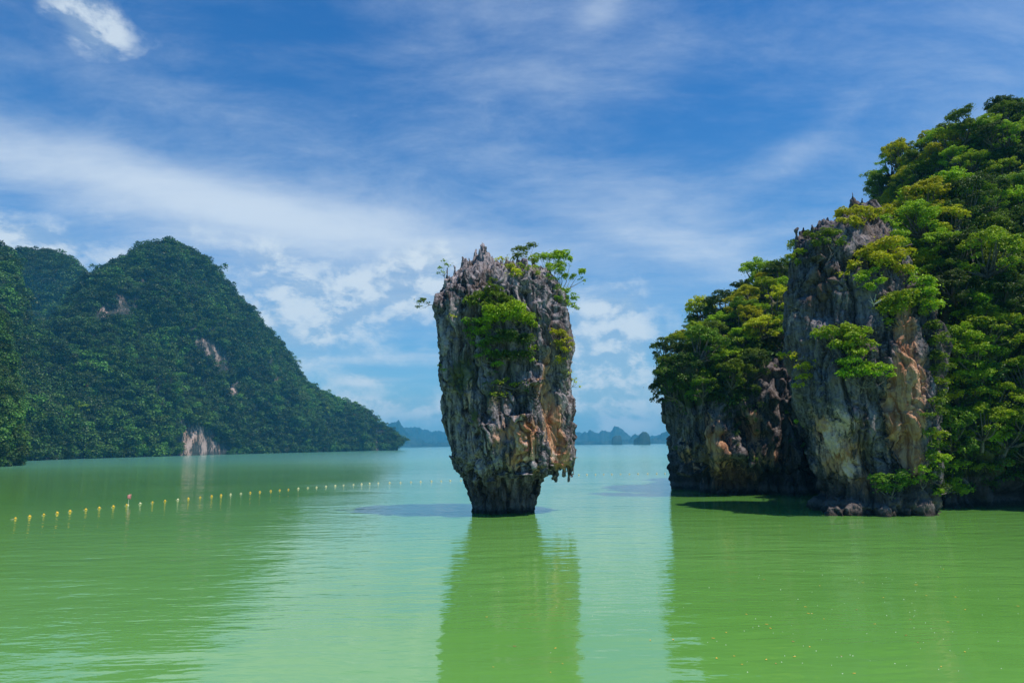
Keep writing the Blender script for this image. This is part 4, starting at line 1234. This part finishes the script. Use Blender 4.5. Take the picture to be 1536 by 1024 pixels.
far_hill('pale far ridge seen between the nearer hills on the right', 4800, [(830, 650), (858, 646), (872, 649), (890, 653), (940, 656), (960, 652), (980, 654), (990, 652), (1010, 650), (1060, 645), (1100, 650)], 300, 5)
far_hill('blue hill with a notched back beside the low wall of the headland', 3700, [(944, 660), (949, 652.5), (954, 651.5), (958, 652), (963, 655), (975, 659), (982, 657), (988, 655.5), (992, 650), (998, 647), (1004, 644), (1012, 640), (1030, 636), (1060, 640), (1080, 650)], 160, 6)
far_hill('small dark blue islet in front of the serrated ridge', 2600, [(917, 661), (919, 655.5), (922, 654.5), (926, 653), (929, 652.5), (932, 655), (933, 661)], 30, 7, 'island', 'island')
far_hill('small dome shaped islet greener than the hills behind it', 2100, [(950, 661.5), (953, 658), (957, 655), (960, 650), (964, 647.5), (968, 647.5), (973, 651), (975, 655), (975.5, 661)], 30, 8, 'island', 'island')
far_hill('low wooded shoreline under the hills on the right', 3500, [(850, 662.5), (870, 661), (900, 661.5), (930, 660), (960, 659.5), (1000, 658.5), (1030, 658), (1060, 660)], 60, 9)
far_hill('low wooded shoreline under the hills on the left', 3500, [(560, 667), (590, 664.5), (620, 665), (650, 664.5), (690, 663), (730, 664)], 60, 10)

# ------------------------------------------------------------------ buoy line
def flat_mat(name, col, rough=.45, spec=.4):
    m, g, out = new_mat(name)
    n = g.noise(g.coord('Object'), 14, 4, .6)
    principled(g, out, g.mix(g.smooth(n, .35, .75) * .35, col, tuple(c * .55 for c in col)), rough, None, spec)
    return m
M_buoy = flat_mat('yellow_plastic_float', (0.85, 0.50, 0.03))
M_buoy2 = flat_mat('faded_plastic_float', (0.80, 0.72, 0.42))
M_rope = flat_mat('pale_rope', (0.50, 0.45, 0.28), .9)
M_pole = flat_mat('white_pole', (0.75, 0.72, 0.66))
M_flag = flat_mat('pink_flag_cloth', (0.72, 0.26, 0.24), .9)

def lathe(prof, seg=16):
    V, F = [], []
    for r, z in prof:
        for k in range(seg):
            t = 2 * math.pi * k / seg
            V.append((r * math.cos(t), r * math.sin(t), z))
    n = len(prof)
    for i in range(n - 1):
        for k in range(seg):
            j = (k + 1) % seg
            F.append((i * seg + k, i * seg + j, (i + 1) * seg + j, (i + 1) * seg + k))
    return np.array(V), np.array(F)
bp = [(.002, -.13)] + [(.155 * math.cos(a), .135 * math.sin(a)) for a in np.linspace(-1.3, 1.2, 10)] + [(.05, .135), (.035, .165), (.03, .19), (.002, .195)]
V, F = lathe(bp)
buoy_me = {m.name: npmesh('buoy', V, F, True, [m]) for m in (M_buoy, M_buoy2)}
path_px = [(-60, 790), (23, 778), (112, 766.5), (226, 754), (342, 742), (453, 732.5), (500, 729), (560, 725), (640, 722), (690, 720.5), (780, 716), (875, 711.8), (935, 711), (1012, 710)]
pw = [on_water(*p) for p in path_px]
dists = [0]
for a, b in zip(pw, pw[1:]):
    dists.append(dists[-1] + (b - a).length)
def along(s):
    return Vector([interp(s, dists, [p[i] for p in pw]) for i in range(3)])
s0 = dists[1]
ORD = ['first', 'second', 'third', 'fourth', 'fifth', 'sixth', 'seventh', 'eighth', 'ninth', 'tenth', 'eleventh', 'twelfth', 'thirteenth', 'fourteenth', 'fifteenth', 'sixteenth', 'seventeenth', 'eighteenth', 'nineteenth', 'twentieth']
def ordinal(n):
    if n < 20: return ORD[n]
    n += 1
    return '%d%s' % (n, 'th' if 10 < n % 100 < 14 else {1: 'st', 2: 'nd', 3: 'rd'}.get(n % 10, 'th'))
rb = random.Random(4)
k, s, shown = 0, s0, 0
rope_pts = [along(max(0.1, s0 - 3))]
while s < dists[-1] - .5:
    p = along(s)
    rope_pts.append(Vector((p.x, p.y, .03)))
    pxp, pyp = project(np.array([list(p)]))
    if not (648 + 45 < pxp[0] < 862 - 20):
        faded = pxp[0] > 440 or (pxp[0] > 165 and rb.random() < .12)
        where = 'from the left end' if pxp[0] < 700 else 'from the left end, past the sea stack'
        o = link('buoy', buoy_me[M_buoy2.name if faded else M_buoy.name], label='%s float, the %s %s' % ('pale' if faded else 'yellow', ordinal(shown), where), cat='buoy',
                 group='floats strung along the swimming line', loc=(p.x, p.y, .05))
        o.rotation_euler = (rb.uniform(-.35, .35), rb.uniform(-.35, .35), rb.uniform(0, 6))
        f = rb.uniform(.50, .74); o.scale = (f, f, f)
        shown += 1
    s += 1.47 * rb.uniform(.88, 1.12); k += 1
fine = []
for a, b in zip(rope_pts, rope_pts[1:]):
    for t in (0, .25, .5, .75):
        q = a.lerp(b, t); q.z = .035 - .09 * math.sin(math.pi * t); fine.append((q, .013))
V, F = tube(fine, 5)
link('float_rope', npmesh('float_rope', V, F, True, [M_rope]), label='thin pale rope threading the yellow floats across the bay', cat='rope')
p = on_water(192, 757.5)
mk = link('marker_flag', None, None, 'small pink flag on a pole standing among the yellow floats at left', 'marker', loc=(p.x, p.y, 0))
mk.scale = (.8, .8, .8)
V, F = tube([(Vector((0, 0, -.3)), .018), (Vector((.03, 0, .5)), .017), (Vector((.09, 0, 1.28)), .014)], 8)
link('pole', npmesh('pole', V, F, True, [M_pole]), mk)
fv = []
for i in range(9):
    u = i / 8
    for j in range(5):
        w = j / 4
        z = 1.25 - w * .62 * (1 - u * .45) - u * .10
        fv.append((.085 - w * .05 - u * .40 + .36 * .0, .05 * math.sin(u * 5 + w), z))
fv = np.array(fv)
# the cloth folds round the pole, so part of it stands to the other side
fv[:, 0] += .22
ff = [(i * 5 + j, i * 5 + j + 1, (i + 1) * 5 + j + 1, (i + 1) * 5 + j) for i in range(8) for j in range(4)]
fo = link('flag', npmesh('flag', fv, ff, True, [M_flag]), mk)
md = fo.modifiers.new('thick', 'SOLIDIFY'); md.thickness = .012
V, F = lathe([(.002, -.1), (.09, -.09), (.11, 0), (.09, .09), (.02, .11), (.002, .115)])
link('float', npmesh('float', V, F, True, [M_buoy2]), mk)

# ------------------------------------------------------------------ leaves and foam flecks drifting on the near water
M_dry = flat_mat('yellow_fallen_leaf', (0.75, 0.48, 0.06), .6)
M_dry2 = flat_mat('brown_fallen_leaf', (0.42, 0.22, 0.06), .6)
def leaf_mesh(mat, sd):
    r = random.Random(sd)
    V, F = [], []
    n = 8
    for i in range(n + 1):
        u = i / n
        w = .042 * math.sin(math.pi * min(1, u * .93 + .035)) ** .8
        z = .006 + .012 * (2 * u - 1) ** 2
        V += [(-.09 + .18 * u, -w, z + .006), (-.09 + .18 * u, 0, z), (-.09 + .18 * u, w, z + .006)]
    for i in range(n):
        for j in range(2):
            F.append((i * 3 + j, (i + 1) * 3 + j, (i + 1) * 3 + j + 1, i * 3 + j + 1))
    return npmesh('fallen_leaf', np.array(V), np.array(F), True, [mat])
lm = [leaf_mesh(M_dry, 1), leaf_mesh(M_dry, 2), leaf_mesh(M_dry2, 3)]
rl = random.Random(12)
spots = [(1325, 896), (1448, 914), (844, 911), (1120, 921), (1218, 920), (1236, 928), (1150, 936), (772, 969), (833, 972), (844, 995), (1075, 987), (1113, 996), (1164, 995), (826, 1008), (730, 925), (1070, 957), (740, 1000), (1190, 962), (1390, 893)]
for i in range(34):
    spots.append((rl.gauss(1250, 190), rl.uniform(850, 1015)))
k = 0
for x_, y_ in spots:
    if not (720 < x_ < 1530): continue
    p = on_water(x_, y_)
    dist = 'near the bottom edge' if y_ > 970 else 'in the foreground' if y_ > 910 else 'further out'
    side = 'in the reflection of the sea stack' if x_ < 880 else 'in the pale gap between the reflections' if x_ < 1010 else 'below the low lobe of the headland' if x_ < 1200 else 'below the grey pillar' if x_ < 1400 else 'below the far right trees'
    brown = k % 5 == 2
    o = link('fallen_leaf', lm[2 if brown else k % 2], label='%s leaf floating %s, %s' % ('brown' if brown else 'yellow', dist, side), cat='leaf', group='fallen leaves drifting on the near water', loc=(p.x, p.y, .004))
    o.rotation_euler = (0, 0, rl.uniform(0, 6)); f = rl.uniform(.28, .52); o.scale = (f, f, f)
    k += 1
M_foam = flat_mat('foam_fleck', (0.62, 0.72, 0.55), .5)
V, F, n = [], [], 0
for i in range(120):
    c = on_water(rl.gauss(1300, 150) if rl.random() < .65 else rl.uniform(700, 1530), 845 + 165 * rl.random() ** 1.2)
    r = rl.uniform(.005, .016); m = 6
    for z, q in ((.002, 1.0), (.008, .75), (.012, .1)):
        for j in range(m):
            t = 2 * math.pi * j / m
            V.append((c.x + r * q * math.cos(t), c.y + r * q * math.sin(t), z))
    for a in range(2):
        for j in range(m):
            jj = (j + 1) % m
            F.append((n + a * m + j, n + a * m + jj, n + (a + 1) * m + jj, n + (a + 1) * m + j))
    n += 3 * m
link('foam', npmesh('foam', np.array(V), np.array(F), True, [M_foam]), kind='stuff', label='tiny pale foam flecks sprinkled over the near green water', cat='foam')

# ------------------------------------------------------------------ haze
bx = [(-5200, -500, -7), (5200, -500, -7), (5200, 5200, -7), (-5200, 5200, -7), (-5200, -500, 190), (5200, -500, 190), (5200, 5200, 190), (-5200, 5200, 190)]
bf = [(0, 3, 2, 1), (4, 5, 6, 7), (0, 1, 5, 4), (1, 2, 6, 5), (2, 3, 7, 6), (3, 0, 4, 7)]
m, g, out = new_mat('sea_haze')
vol = g.node('ShaderNodeVolumePrincipled')
vol.inputs['Color'].default_value = (0.12, 0.64, 1.0, 1)
vol.inputs['Density'].default_value = 0.0002
g.nt.links.new(vol.outputs[0], out.inputs['Volume'])
haze = link('haze', npmesh('haze', bx, bf, False, [m]), kind='stuff', label='thin blue sea haze over the whole bay', cat='haze')
